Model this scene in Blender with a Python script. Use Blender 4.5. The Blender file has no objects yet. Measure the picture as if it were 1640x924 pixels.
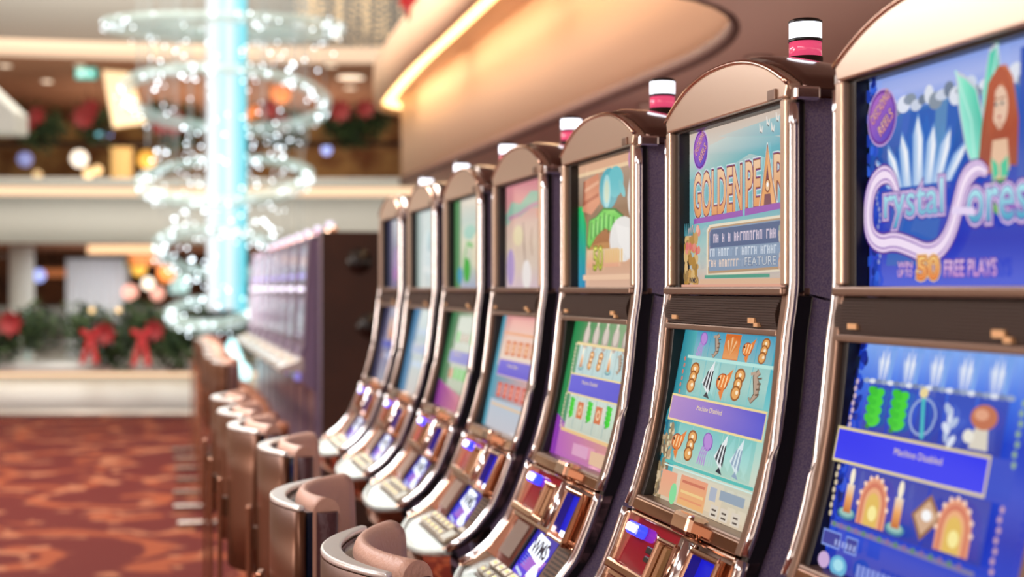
import bpy, math, random
from mathutils import Matrix, Vector
R = random.Random(7)
C = bpy.context.scene.collection
SC = bpy.context.scene
PI = math.pi
H = 1.42                      # eye height of the photographer
# ---------------------------------------------------------------- camera
cam_d = bpy.data.cameras.new('camera'); cam = bpy.data.objects.new('camera', cam_d); C.objects.link(cam)
cam.location = (0, 0, H); cam.rotation_euler = (PI/2, 0, 0)
cam_d.lens = 50; cam_d.sensor_width = 36; cam_d.clip_start = .05; cam_d.clip_end = 200
cam_d.dof.use_dof = True; cam_d.dof.focus_distance = 2.25; cam_d.dof.aperture_fstop = 2.8; cam_d.dof.aperture_blades = 0
SC.camera = cam
SC.view_settings.view_transform = 'Standard'; SC.view_settings.look = 'None'
SC.view_settings.gamma = 1; SC.view_settings.use_curve_mapping = False
SC.view_settings.exposure = 0.0
try: SC.cycles.use_denoising = True
except Exception: pass
# ---------------------------------------------------------------- world
W = bpy.data.worlds.new('casino_ambience'); SC.world = W; W.use_nodes = True
nt = W.node_tree; nt.nodes.clear()
wo = nt.nodes.new('ShaderNodeOutputWorld'); wb = nt.nodes.new('ShaderNodeBackground')
tc = nt.nodes.new('ShaderNodeTexCoord'); ns = nt.nodes.new('ShaderNodeTexNoise'); rp = nt.nodes.new('ShaderNodeValToRGB')
ns.inputs['Scale'].default_value = 3.2; ns.inputs['Detail'].default_value = 2
rp.color_ramp.elements[0].position = .38; rp.color_ramp.elements[0].color = (.40, .29, .24, 1)
rp.color_ramp.elements[1].position = .68; rp.color_ramp.elements[1].color = (1.7, 1.32, 1.08, 1)
nt.links.new(tc.outputs['Generated'], ns.inputs['Vector']); nt.links.new(ns.outputs['Fac'], rp.inputs['Fac'])
nt.links.new(rp.outputs['Color'], wb.inputs['Color']); wb.inputs['Strength'].default_value = 1.0
nt.links.new(wb.outputs['Background'], wo.inputs['Surface'])
# ---------------------------------------------------------------- lights
def area(name, loc, size, power, col, rot=(0, 0, 0), sy=None):
    l = bpy.data.lights.new(name, 'AREA'); l.energy = power; l.color = col; l.size = size
    if sy: l.shape = 'RECTANGLE'; l.size_y = sy
    else: l.shape = 'DISK'
    o = bpy.data.objects.new(name, l); C.objects.link(o); o.location = loc; o.rotation_euler = rot
    return o
area('atrium_light', (-5.5, 12, 8.6), 7, 900, (1, .9, .8))
area('aisle_fill', (-1.1, .3, 2.6), 1.0, 60, (1, .93, .88), (0, 0, .24), 2.6)  # both aisle panels are unseen, added for highlights on chair tops and decks
area('aisle_fill', (-2.0, 4.2, 2.6), 1.0, 80, (.95, .98, 1), (0, 0, .24), 2.8)
area('gaming_floor_light', (-6.5, 3, 2.6), 2.5, 60, (1, .84, .7))
area('cove_light', (-3.2, 9.5, 5.5), 3.0, 500, (1, .93, .86))
area('mall_light', (-7, 24, 7.8), 6, 520, (1, .86, .7))
area('shop_light', (-6, 31, 2.1), 5, 150, (1, .8, .6))
area('upper_ceiling_fill', (-6, 30, 3.6), 6, 150, (1, .78, .58), (PI, 0, 0))  # unseen upward fill, added to brighten the upper floor's ceiling
def aim(o, p): o.rotation_euler = (Vector(p)-o.location).to_track_quat('-Z', 'Y').to_euler(); return o
aim(area('fascia_fill', (-7.8, 3.6, 1.8), 3.0, 300, (1, .88, .78)), (.9, 8.6, 3.3))  # unseen side fill, added to lift the peach fascia
o_ = area('low_ceiling_fill', (1.35, 4.6, 1.75), .35, 15, (1, .84, .76), sy=9.0); o_.rotation_euler = (PI, 0, math.atan(.248))  # unseen uplight added behind the row so the low ceiling gets brighter
o_.rotation_euler = (Matrix.Rotation(math.atan(.248), 3, 'Z') @ Matrix.Rotation(PI, 3, 'X')).to_euler()
area('kerb_strip_light', (-4.5, 15.58, .47), 8.0, 7, (1, .86, .68), (math.radians(-12), 0, 0), sy=.05)
aim(area('curtain_fill', (-8.2, 27.7, 2.1), 1.5, 17, (.96, .98, 1)), (-8.3, 29.2, 1.2))  # unseen fill aimed at the curtain, added to brighten its cloth
for a_, b_, p_ in (((1.15, 5.4), (.62, 7.0), 11), ((.5, 7.35), (-.1, 9.6), 12), ((-.2, 10.0), (-.8, 12.6), 12), ((-.9, 13.0), (-1.4, 15.3), 10)):   # the led strips of the cove
    L_ = math.hypot(b_[0]-a_[0], b_[1]-a_[1]); o_ = area('cove_strip', ((a_[0]+b_[0])/2+.1, (a_[1]+b_[1])/2, H+2.13), L_, p_, (1, .82, .55), sy=.08)
    o_.rotation_euler = (0, math.radians(-35), 0); o_.rotation_euler.rotate_axis('Z', 0)
    o_.rotation_euler = (Matrix.Rotation(math.atan2(b_[1]-a_[1], b_[0]-a_[0]), 3, 'Z') @ Matrix.Rotation(math.radians(-35), 3, 'X')).to_euler()
# ---------------------------------------------------------------- helpers
def lin(c):
    if isinstance(c, str):
        c = c.lstrip('#'); c = c if len(c) == 6 else ''.join(q*2 for q in c); c = [int(c[i:i+2], 16)/255 for i in (0, 2, 4)]
    return tuple((x/12.92 if x <= .04045 else ((x+.055)/1.055)**2.4) for x in c[:3])
MATS = {}
def mat(name, col='#808080', rough=.5, metal=0, emit=None, es=0, bump=None, spec=.5, coat=0, noise=None, alpha=1, trans=0):
    if name in MATS: return MATS[name]
    m = bpy.data.materials.new(name); m.use_nodes = True; t = m.node_tree; b = t.nodes['Principled BSDF']
    b.inputs['Base Color'].default_value = (*lin(col), 1); b.inputs['Roughness'].default_value = rough
    b.inputs['Metallic'].default_value = metal; b.inputs['Specular IOR Level'].default_value = spec
    b.inputs['Coat Weight'].default_value = coat; b.inputs['Alpha'].default_value = alpha
    b.inputs['Transmission Weight'].default_value = trans
    if emit: b.inputs['Emission Color'].default_value = (*lin(emit), 1); b.inputs['Emission Strength'].default_value = es
    if noise or bump:
        c = t.nodes.new('ShaderNodeTexCoord'); n = t.nodes.new('ShaderNodeTexNoise')
        n.inputs['Scale'].default_value = (noise or bump)[0]; n.inputs['Detail'].default_value = 3
        t.links.new(c.outputs['Object'], n.inputs['Vector'])
        if noise:
            r = t.nodes.new('ShaderNodeValToRGB'); r.color_ramp.elements[0].position = .35; r.color_ramp.elements[1].position = .65
            r.color_ramp.elements[0].color = (*lin(col), 1); r.color_ramp.elements[1].color = (*lin(noise[1]), 1)
            t.links.new(n.outputs['Fac'], r.inputs['Fac']); t.links.new(r.outputs['Color'], b.inputs['Base Color'])
        if bump:
            bp = t.nodes.new('ShaderNodeBump'); bp.inputs['Strength'].default_value = bump[1]; bp.inputs['Distance'].default_value = .01
            t.links.new(n.outputs['Fac'], bp.inputs['Height']); t.links.new(bp.outputs['Normal'], b.inputs['Normal'])
    MATS[name] = m
    return m
BRONZE = mat('bronze_paint', '#d8bca6', .3, .72)
BRONZE2 = mat('bronze_dark', '#866a5a', .32, .6)
CHROME = mat('chrome', '#f2eef0', .16, 1)
CHROMEW = mat('rose_chrome', '#dcb49c', .12, 1)
DECKM = mat('sparkling_deck', '#ccd6d2', .3, .35, bump=(160, .5), coat=.5)
COWL = mat('dark_cowl', '#6a4c42', .14, .7, coat=.5)
BLACK = mat('black_trim', '#0b0908', .3, 0, coat=.2)
BEZEL = mat('black_bezel', '#0d0a0e', .35)
FELT = mat('purple_felt_side', '#71648c', .9, noise=(420, '#94879f'))
SPK = mat('speaker_brown', '#3b2a23', .5, .1, spec=.3)
GOLD = mat('gold_label', '#e8b684', .4, .2)
REDP = mat('red_glass_panel', '#96142a', .12, 0, coat=.4)
GREYP = mat('grey_screen_off', '#8d7568', .35, .1)
WINB = mat('amber_window', '#8a6742', .12, .3, coat=.8)
BTN = mat('cream_button', '#b3a48e', .3, .1, coat=.5)
BTNL = mat('yellow_button_light', '#e8d37a', .3, 0, emit='#f0d060', es=.35)
BLUEL = mat('blue_button_light', '#3040ff', .15, 0, emit='#2a38ff', es=2.2, coat=.6)
WHITEL = mat('white_button_light', '#ffffff', .2, 0, emit='#dfe4ff', es=3.5)
BLUEG = mat('blue_recess_light', '#020628', .6, 0, emit='#1018d8', es=.85, spec=.1)
LENSW = mat('white_beacon_lens', '#ffffff', .2, 0, emit='#eef1ff', es=2.4)
LENSR = mat('red_beacon_lens', '#b03048', .12, 0, emit='#e05078', es=.9, coat=.6)
BASEM = mat('cabinet_base', '#2b1712', .4, .3)
WALLW = mat('white_fascia', '#d4dcdc', .6)
PEACH = mat('peach_fascia', '#dfb694', .65)
CEIL = mat('brown_ceiling', '#d2b4a6', .75)
TRIM = mat('dark_trim', '#55322a', .7)
LED = mat('warm_led_strip', '#ffe0a0', .5, 0, emit='#ffdf9a', es=3.2)
LEDP = mat('peach_led_strip', '#806850', .5, 0, emit='#ffd8b0', es=1.25)
# chandelier and mall
GLASS = None
def mixmat(name, col, fac, emit=0, rough=.1):
    m = bpy.data.materials.new(name); m.use_nodes = True; t = m.node_tree
    b = t.nodes['Principled BSDF']; b.inputs['Base Color'].default_value = (*lin(col), 1); b.inputs['Roughness'].default_value = rough
    if emit: b.inputs['Emission Color'].default_value = (*lin(col), 1); b.inputs['Emission Strength'].default_value = emit
    tr = t.nodes.new('ShaderNodeBsdfTransparent'); mx = t.nodes.new('ShaderNodeMixShader'); mx.inputs[0].default_value = fac
    o = t.nodes['Material Output']
    t.links.new(tr.outputs[0], mx.inputs[1]); t.links.new(b.outputs[0], mx.inputs[2]); t.links.new(mx.outputs[0], o.inputs['Surface'])
    return m
GLASS = mixmat('clear_glass', '#cfe0dc', .10)
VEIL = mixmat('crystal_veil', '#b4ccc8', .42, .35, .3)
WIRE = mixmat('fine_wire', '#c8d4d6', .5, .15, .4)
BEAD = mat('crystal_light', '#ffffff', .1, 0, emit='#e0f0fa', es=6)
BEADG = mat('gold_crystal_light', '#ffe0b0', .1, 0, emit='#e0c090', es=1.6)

class MB:
    def __init__(s): s.v = []; s.f = []; s.mi = []; s.sm = []
    def add(s, vs, fs, M=None, smooth=False, mi=0):
        n = len(s.v)
        for p in vs:
            p = Vector(p); s.v.append(tuple(M @ p) if M else tuple(p))
        for f in fs: s.f.append([n+i for i in f]); s.mi.append(mi); s.sm.append(smooth)
        return s
    def box(s, a, b, M=None, mi=0):
        x0, y0, z0 = a; x1, y1, z1 = b
        return s.add([(x0,y0,z0),(x1,y0,z0),(x1,y1,z0),(x0,y1,z0),(x0,y0,z1),(x1,y0,z1),(x1,y1,z1),(x0,y1,z1)],
              [(3,2,1,0),(4,5,6,7),(0,1,5,4),(1,2,6,5),(2,3,7,6),(3,0,4,7)], M, False, mi)
    def prism(s, poly, fn, a, b, M=None, mi=0, smooth=False):   # fn(p,q,h) -> xyz
        n = len(poly); vs = [fn(p, q, a) for p, q in poly] + [fn(p, q, b) for p, q in poly]
        s.add(vs, [list(range(n))[::-1], list(range(n, 2*n))], M, False, mi)
        s.add(vs, [(i, (i+1) % n, n+(i+1) % n, n+i) for i in range(n)], M, smooth, mi)
        return s
    def loft(s, rings, M=None, mi=0, smooth=True, closed=True, caps=True):
        n = len(rings[0]); vs = [p for r in rings for p in r]; fs = []
        for k in range(len(rings)-1):
            for i in range(n if closed else n-1):
                j = (i+1) % n; fs.append((k*n+i, k*n+j, (k+1)*n+j, (k+1)*n+i))
        s.add(vs, fs, M, smooth, mi)
        if caps and closed:
            s.add(rings[0], [list(range(n))[::-1]], M, False, mi); s.add(rings[-1], [list(range(n))], M, False, mi)
        return s
    def tube(s, path, r, n=10, M=None, mi=0, closed=False):
        P = [Vector(p) for p in path]; rings = []
        for i, p in enumerate(P):
            if closed: t = P[(i+1) % len(P)]-P[i-1]
            else: t = P[min(i+1, len(P)-1)]-P[max(i-1, 0)]
            t.normalize(); u = t.cross(Vector((0, 0, 1)))
            if u.length < .2: u = t.cross(Vector((1, 0, 0)))
            u.normalize(); w = u.cross(t)
            rr = r[i] if isinstance(r, (list, tuple)) else r
            rings.append([tuple(p + (u*math.cos(2*PI*k/n) + w*math.sin(2*PI*k/n))*rr) for k in range(n)])
        if closed: rings.append(rings[0])
        return s.loft(rings, M, mi, True, True, not closed)
    def lathe(s, prof, c=(0, 0), n=24, M=None, mi=0, smooth=True):
        rings = [[(c[0]+r*math.cos(2*PI*k/n), c[1]+r*math.sin(2*PI*k/n), z) for k in range(n)] for r, z in prof]
        return s.loft(rings, M, mi, smooth)
    def ball(s, c, r, n=8, m=6, M=None, mi=0, sq=1):
        rings = [[(c[0]+r*math.sin(PI*j/m)*math.cos(2*PI*k/n), c[1]+r*math.sin(PI*j/m)*math.sin(2*PI*k/n), c[2]-r*sq*math.cos(PI*j/m)) for k in range(n)] for j in range(m+1)]
        return s.loft(rings, M, mi, True, True, False)
    def build(s, name, ms, parent=None, bevel=0, recalc=True):
        me = bpy.data.meshes.new(name); me.from_pydata(s.v, [], s.f)
        for m in (ms if isinstance(ms, (list, tuple)) else [ms]): me.materials.append(m)
        me.polygons.foreach_set('material_index', s.mi); me.polygons.foreach_set('use_smooth', s.sm)
        if recalc:
            import bmesh
            b = bmesh.new(); b.from_mesh(me); bmesh.ops.remove_doubles(b, verts=b.verts, dist=1e-6)
            bmesh.ops.recalc_face_normals(b, faces=b.faces); b.to_mesh(me); b.free()
        me.update()
        o = bpy.data.objects.new(name, me); C.objects.link(o)
        if parent: o.parent = parent
        if bevel:
            md = o.modifiers.new('bevel', 'BEVEL'); md.width = bevel; md.segments = 2; md.limit_method = 'ANGLE'; md.angle_limit = .7
        return o
def tag(o, label=None, cat=None, group=None, kind=None):
    if label: o['label'] = label
    if cat: o['category'] = cat
    if group: o['group'] = group
    if kind: o['kind'] = kind
    return o
def empty(name, loc=(0, 0, 0), rz=0, parent=None):
    o = bpy.data.objects.new(name, None); C.objects.link(o); o.location = loc; o.rotation_euler = (0, 0, rz); o.empty_display_size = .1
    if parent: o.parent = parent
    return o
def dup(o, parent=None, skip=()):
    c = o.copy(); C.objects.link(c); c.parent = parent
    for ch in list(o.children):
        if ch.get('skip'): continue
        dup(ch, c)
    return c
def struct(o): o['kind'] = 'structure'; return o

# ---------------------------------------------------------------- room shell
def carpet_mat():
    m = bpy.data.materials.new('scroll_carpet'); m.use_nodes = True; t = m.node_tree; b = t.nodes['Principled BSDF']
    b.inputs['Roughness'].default_value = .9; b.inputs['Specular IOR Level'].default_value = .15
    N = t.nodes.new; L = t.links.new
    def math_(op, x, y=None, z=None):
        n = N('ShaderNodeMath'); n.operation = op
        for i, q in enumerate((x, y, z)):
            if q is None: continue
            if isinstance(q, (int, float)): n.inputs[i].default_value = q
            else: L(q, n.inputs[i])
        return n.outputs[0]
    def rng(x, lo, hi):
        n = N('ShaderNodeMapRange'); n.interpolation_type = 'SMOOTHSTEP'; n.inputs[1].default_value = lo; n.inputs[2].default_value = hi; L(x, n.inputs[0]); return n.outputs[0]
    c = N('ShaderNodeTexCoord'); n1 = N('ShaderNodeTexNoise'); n1.inputs['Scale'].default_value = 1.3; n1.inputs['Detail'].default_value = 1
    L(c.outputs['Object'], n1.inputs['Vector'])
    ad = N('ShaderNodeVectorMath'); ad.operation = 'MULTIPLY_ADD'; ad.inputs[1].default_value = (.28, .28, 0)
    L(n1.outputs['Color'], ad.inputs[0]); L(c.outputs['Object'], ad.inputs[2])
    v = N('ShaderNodeTexVoronoi'); v.inputs['Scale'].default_value = .85; v.inputs['Randomness'].default_value = .9; L(ad.outputs[0], v.inputs['Vector'])
    n2 = N('ShaderNodeTexNoise'); n2.inputs['Scale'].default_value = 2.1; n2.inputs['Detail'].default_value = 1; L(c.outputs['Object'], n2.inputs['Vector'])
    n3 = N('ShaderNodeTexNoise'); n3.inputs['Scale'].default_value = 4.2; n3.inputs['Detail'].default_value = 1; L(ad.outputs[0], n3.inputs['Vector'])
    sb = N('ShaderNodeVectorMath'); sb.operation = 'SUBTRACT'; L(ad.outputs[0], sb.inputs[0]); L(v.outputs['Position'], sb.inputs[1])
    sx = N('ShaderNodeSeparateXYZ'); L(sb.outputs[0], sx.inputs[0])
    ang = math_('ARCTAN2', sx.outputs[1], sx.outputs[0]); ph = math_('MULTIPLY_ADD', n2.outputs['Fac'], 3.0, ang)
    si = math_('SINE', math_('MULTIPLY_ADD', v.outputs['Distance'], 17.0, ph))
    line = rng(si, .70, .88); blob = math_('MULTIPLY', rng(n3.outputs['Fac'], .57, .62), rng(si, -.6, .1))
    m1 = N('ShaderNodeMix'); m1.data_type = 'RGBA'; m1.inputs[6].default_value = (*lin('#521a17'), 1); m1.inputs[7].default_value = (*lin('#7e3e26'), 1); L(line, m1.inputs[0])
    m2 = N('ShaderNodeMix'); m2.data_type = 'RGBA'; m2.inputs[7].default_value = (*lin('#8e5a42'), 1); L(m1.outputs[2], m2.inputs[6]); L(blob, m2.inputs[0])
    L(m2.outputs[2], b.inputs['Base Color'])
    return m
f = MB(); f.add([(-26, -4, 0), (9, -4, 0), (9, 15.75, 0), (-26, 15.75, 0)], [(0, 1, 2, 3)]); struct(f.build('floor', carpet_mat()))
f = MB(); f.add([(-30, 15.75, 0), (12, 15.75, 0), (12, 40, 0), (-30, 40, 0)], [(0, 1, 2, 3)]); struct(f.build('floor_tiles', mat('white_floor', '#cfd2cc', .3)))

def sweep(path, sect, name, m, close=False):    # path [(x,y)] , sect [(offset to the left of travel, z)]
    mb = MB(); P = [Vector((a, b)) for a, b in path]; rings = []
    for i, p in enumerate(P):
        t = P[min(i+1, len(P)-1)]-P[max(i-1, 0)]; t.normalize(); nl = Vector((-t.y, t.x))
        rings.append([(p.x+nl.x*o, p.y+nl.y*o, z) for o, z in sect])
    mb.loft(rings, smooth=True, closed=close, caps=close)
    o = mb.build(name, m, recalc=close); return o
def smooth_path(P, it=2):
    for _ in range(it):
        Q = [P[0]]
        for a, b in zip(P, P[1:]):
            Q.append((a[0]*.75+b[0]*.25, a[1]*.75+b[1]*.25)); Q.append((a[0]*.25+b[0]*.75, a[1]*.25+b[1]*.75))
        Q.append(P[-1]); P = Q
    return P
ZC = H+1.20; ZF = H+1.3; ZL = H+2.1
FP = [(-16, 5.4), (-8, 5.4), (-1, 5.45), (.3, 5.6), (.72, 5.85), (.93, 6.15), (1.03, 6.5), (1.06, 6.85), (1.045, 7.2), (.99, 7.6), (.90, 7.98), (.567, 9.23), (-.104, 11.85), (-.80, 14.55), (-1.2, 16.1), (-1.31, 16.55), (-1.22, 16.85), (-.9, 17.0), (2, 17.6), (8, 18.2)]
FPs = smooth_path(FP[3:], 1); FPs = FP[:3] + FPs
# lower ceiling: flat polygon with the void's edge as its border
mb = MB(); up = [(x, y, ZC) for x, y in FPs]; out = [(9.5, 18.3, ZC), (9.5, -4, ZC), (-16, -4, ZC)]
def fill_ceiling():
    import bmesh
    me = bpy.data.meshes.new('ceiling'); b = bmesh.new(); vs = [b.verts.new(p) for p in up+out]; b.faces.new(vs)
    bmesh.ops.triangulate(b, faces=b.faces); b.to_mesh(me); b.free(); me.materials.append(CEIL)
    o = bpy.data.objects.new('ceiling', me); C.objects.link(o); return o
struct(fill_ceiling())
struct(sweep(FPs, [(-.02, ZC-.001), (-.02, ZF-.03), (.02, ZF-.03), (.02, ZC-.001)], 'trim_1', TRIM, True))
struct(sweep(FPs, [(-.10, ZF-.03), (-.10, ZL+.6), (.0, ZL+.6), (.0, ZF-.03)], 'wall_fascia', PEACH, True))
LP = [(1.4, 4.4), (.9, 6.1), (.28, 7.99), (-.282, 10.35), (-.66, 12.0), (-.997, 13.4), (-1.35, 15.1), (-1.52, 16.0), (-1.60, 16.6), (-1.50, 17.1), (-1.1, 17.35), (2, 17.9), (8, 18.6)]
LPs = smooth_path(LP, 2)
struct(sweep(LPs, [(-.06, ZL), (-.06, ZL+.47), (.02, ZL+.47), (.03, ZL+.2), (.0, ZL)], 'trim_2', PEACH, True))
struct(sweep(LPs, [(-.95, ZL+.10), (-.06, ZL+.10), (-.06, ZL+.14), (-.95, ZL+.14)], 'trim_3', PEACH, True))
struct(sweep(LPs, [(-.22, ZL+.06), (-.075, ZL+.06), (-.075, ZL+.095), (-.22, ZL+.095)], 'trim_4', LED, True))
# low white wall at the carpet's end, with lip and warm strip
KP = [(-26, 13.2), (-14, 15.1), (-9, 15.6), (-5.4, 15.75), (-3.0, 15.75), (0, 15.7), (8, 15.7)]
KPs = smooth_path(KP, 1)
struct(sweep(KPs, [(0, 0), (.0, .44), (.25, .44), (.25, 0)], 'wall_kerb', WALLW, True))
struct(sweep(KPs, [(-.14, .50), (-.14, .60), (.25, .60), (.25, .44), (.06, .44), (-.02, .50)], 'trim_5', WALLW, True))
struct(sweep(KPs, [(-.10, .455), (-.10, .495), (-.045, .495), (-.045, .455)], 'trim_6', LEDP, True))
struct(sweep(KPs, [(-.03, 0), (-.03, .07), (-.003, .07), (-.003, 0)], 'baseboard_kerb', mat('steel_base', '#b9b4ae', .3, .6), True))
# far side of the atrium: slab edge, cove, soffit, upper ceiling, drum, dome
FPa = smooth_path([(-30, 21), (-16, 25.8), (-9, 26.9), (-5, 27.1), (-1, 27.0), (4, 26.2), (12, 23)], 2)
struct(sweep(FPa, [(0, H+.86), (-.05, H+1.2), (-.05, H+1.75), (.8, H+1.75), (.8, H+.86)], 'wall_slab', WALLW, True))
struct(sweep(FPa, [(-.38, H+1.93), (-.38, H+2.07), (.8, H+2.07), (.8, H+1.93)], 'trim_7', WALLW, True))
struct(sweep(FPa, [(.0, H+1.76), (.0, H+1.92), (.06, H+1.92), (.06, H+1.76)], 'trim_8', LEDP, True))
struct(sweep(FPa, [(.1, H+.84), (11, H+.84), (11, H+.86), (.1, H+.86)], 'ceiling_shops', mat('shop_soffit', '#8a5a44', .7), True))
struct(sweep(FPa, [(.1, H+1.96), (11, H+1.96), (11, H+2.0), (.1, H+2.0)], 'floor_upper', mat('upper_floor', '#b09078', .5), True))
CP = smooth_path([(-30, 17.5), (-16, 23.5), (-9, 25.4), (-5, 26.1), (-2.6, 26.3), (2, 25.6), (10, 22)], 2)
struct(sweep(CP, [(0, H+4.13), (0, H+4.15), (12, H+4.15), (12, H+4.13)], 'ceiling_upper', mat('upper_ceiling', '#a97c62', .7), True))
struct(sweep(CP, [(-.06, H+4.16), (-.06, H+4.44), (.05, H+4.44), (.05, H+4.16)], 'trim_9', mat('cove_light', '#806c58', .5, 0, emit='#ffdcba', es=.88), True))
struct(sweep(CP, [(.3, H+4.44), (.5, H+7.6), (.7, H+7.6), (.6, H+4.44)], 'wall_drum', mat('grey_drum', '#a9adad', .6), True))
f = MB(); f.box((-30, 5, 9.0), (12, 27, 9.1)); struct(f.build('ceiling_dome', mat('dome', '#b4b2ae', .7)))
f = MB(); f.box((-30, 37.5, 0), (12, 37.7, H+.84)); struct(f.build('wall_shops', mat('shop_wall', '#4a2a1c', .6, noise=(1.2, '#8a5634'))))
f = MB(); f.box((-30, 35.2, H+2.0), (12, 35.4, H+4.15)); struct(f.build('wall_upper', mat('upper_wall', '#8a5a34', .6, noise=(1.5, '#d8b878'))))

# ---------------------------------------------------------------- slot machine
DX, DY = -.2407, .9706          # direction of the row
RZ = math.atan2(-.9706, .2407)
P2 = (.2738, 2.465)
def row_pt(s, back=0): return (P2[0]+DX*s+DY*back, P2[1]+DY*s-DX*back)
WD = .50
PR = [(0, .0), (.004, -.03), (.0095, -.063), (.014, -.11), (.0206, -.17), (.034, -.243), (.049, -.30), (.063, -.345), (.077, -.380), (.0966, -.433), (.1227, -.493), (.1657, -.546), (.2014, -.574), (.238, -.592)]
def pv(w):
    if w >= 0: return 0
    for (a, b), (c, d) in zip(PR, PR[1:]):
        if d <= w <= b: return a+(c-a)*(b-w)/(b-d)
    return PR[-1][0]
def prof(w0, w1, n=10): return [(pv(w0+(w1-w0)*i/n), w0+(w1-w0)*i/n) for i in range(n+1)]
def strip(mb, x0, x1, w0, w1, o_f, o_b, n=12, mi=0):
    """vertical strip that follows the curved front, from offset o_f (front) to o_b (behind)"""
    rings = []
    for v, w in prof(w0, w1, n):
        rings.append([(x0, -v-o_f, H+w), (x1, -v-o_f, H+w), (x1, -v+o_b, H+w), (x0, -v+o_b, H+w)])
    mb.loft(rings, mi=mi, smooth=False)
def frame(x, v, w, v2, w2):
    """matrix: X along machine width, Y down the slope, Z out of the panel"""
    o = Vector((x, -v, H+w)); d = Vector((0, -(v2-v), w2-w)).normalized(); X = Vector((1, 0, 0)); n = d.cross(X)
    M = Matrix.Identity(4)
    for i in range(3): M[i][0] = X[i]; M[i][1] = d[i]; M[i][2] = n[i]; M[i][3] = o[i]
    return M
def arch(n=28, lo=.287, hi=.345, x0=0, x1=WD):
    pts = []
    for i in range(n+1):
        a = i/n; x = x0+(x1-x0)*a; k = abs(2*a-1)
        z = lo+(hi-lo)*(1-k**2.3) if k < .97 else lo+(hi-lo)*(1-.97**2.3)*(1-k)/.03
        pts.append((x, z))
    return pts

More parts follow.
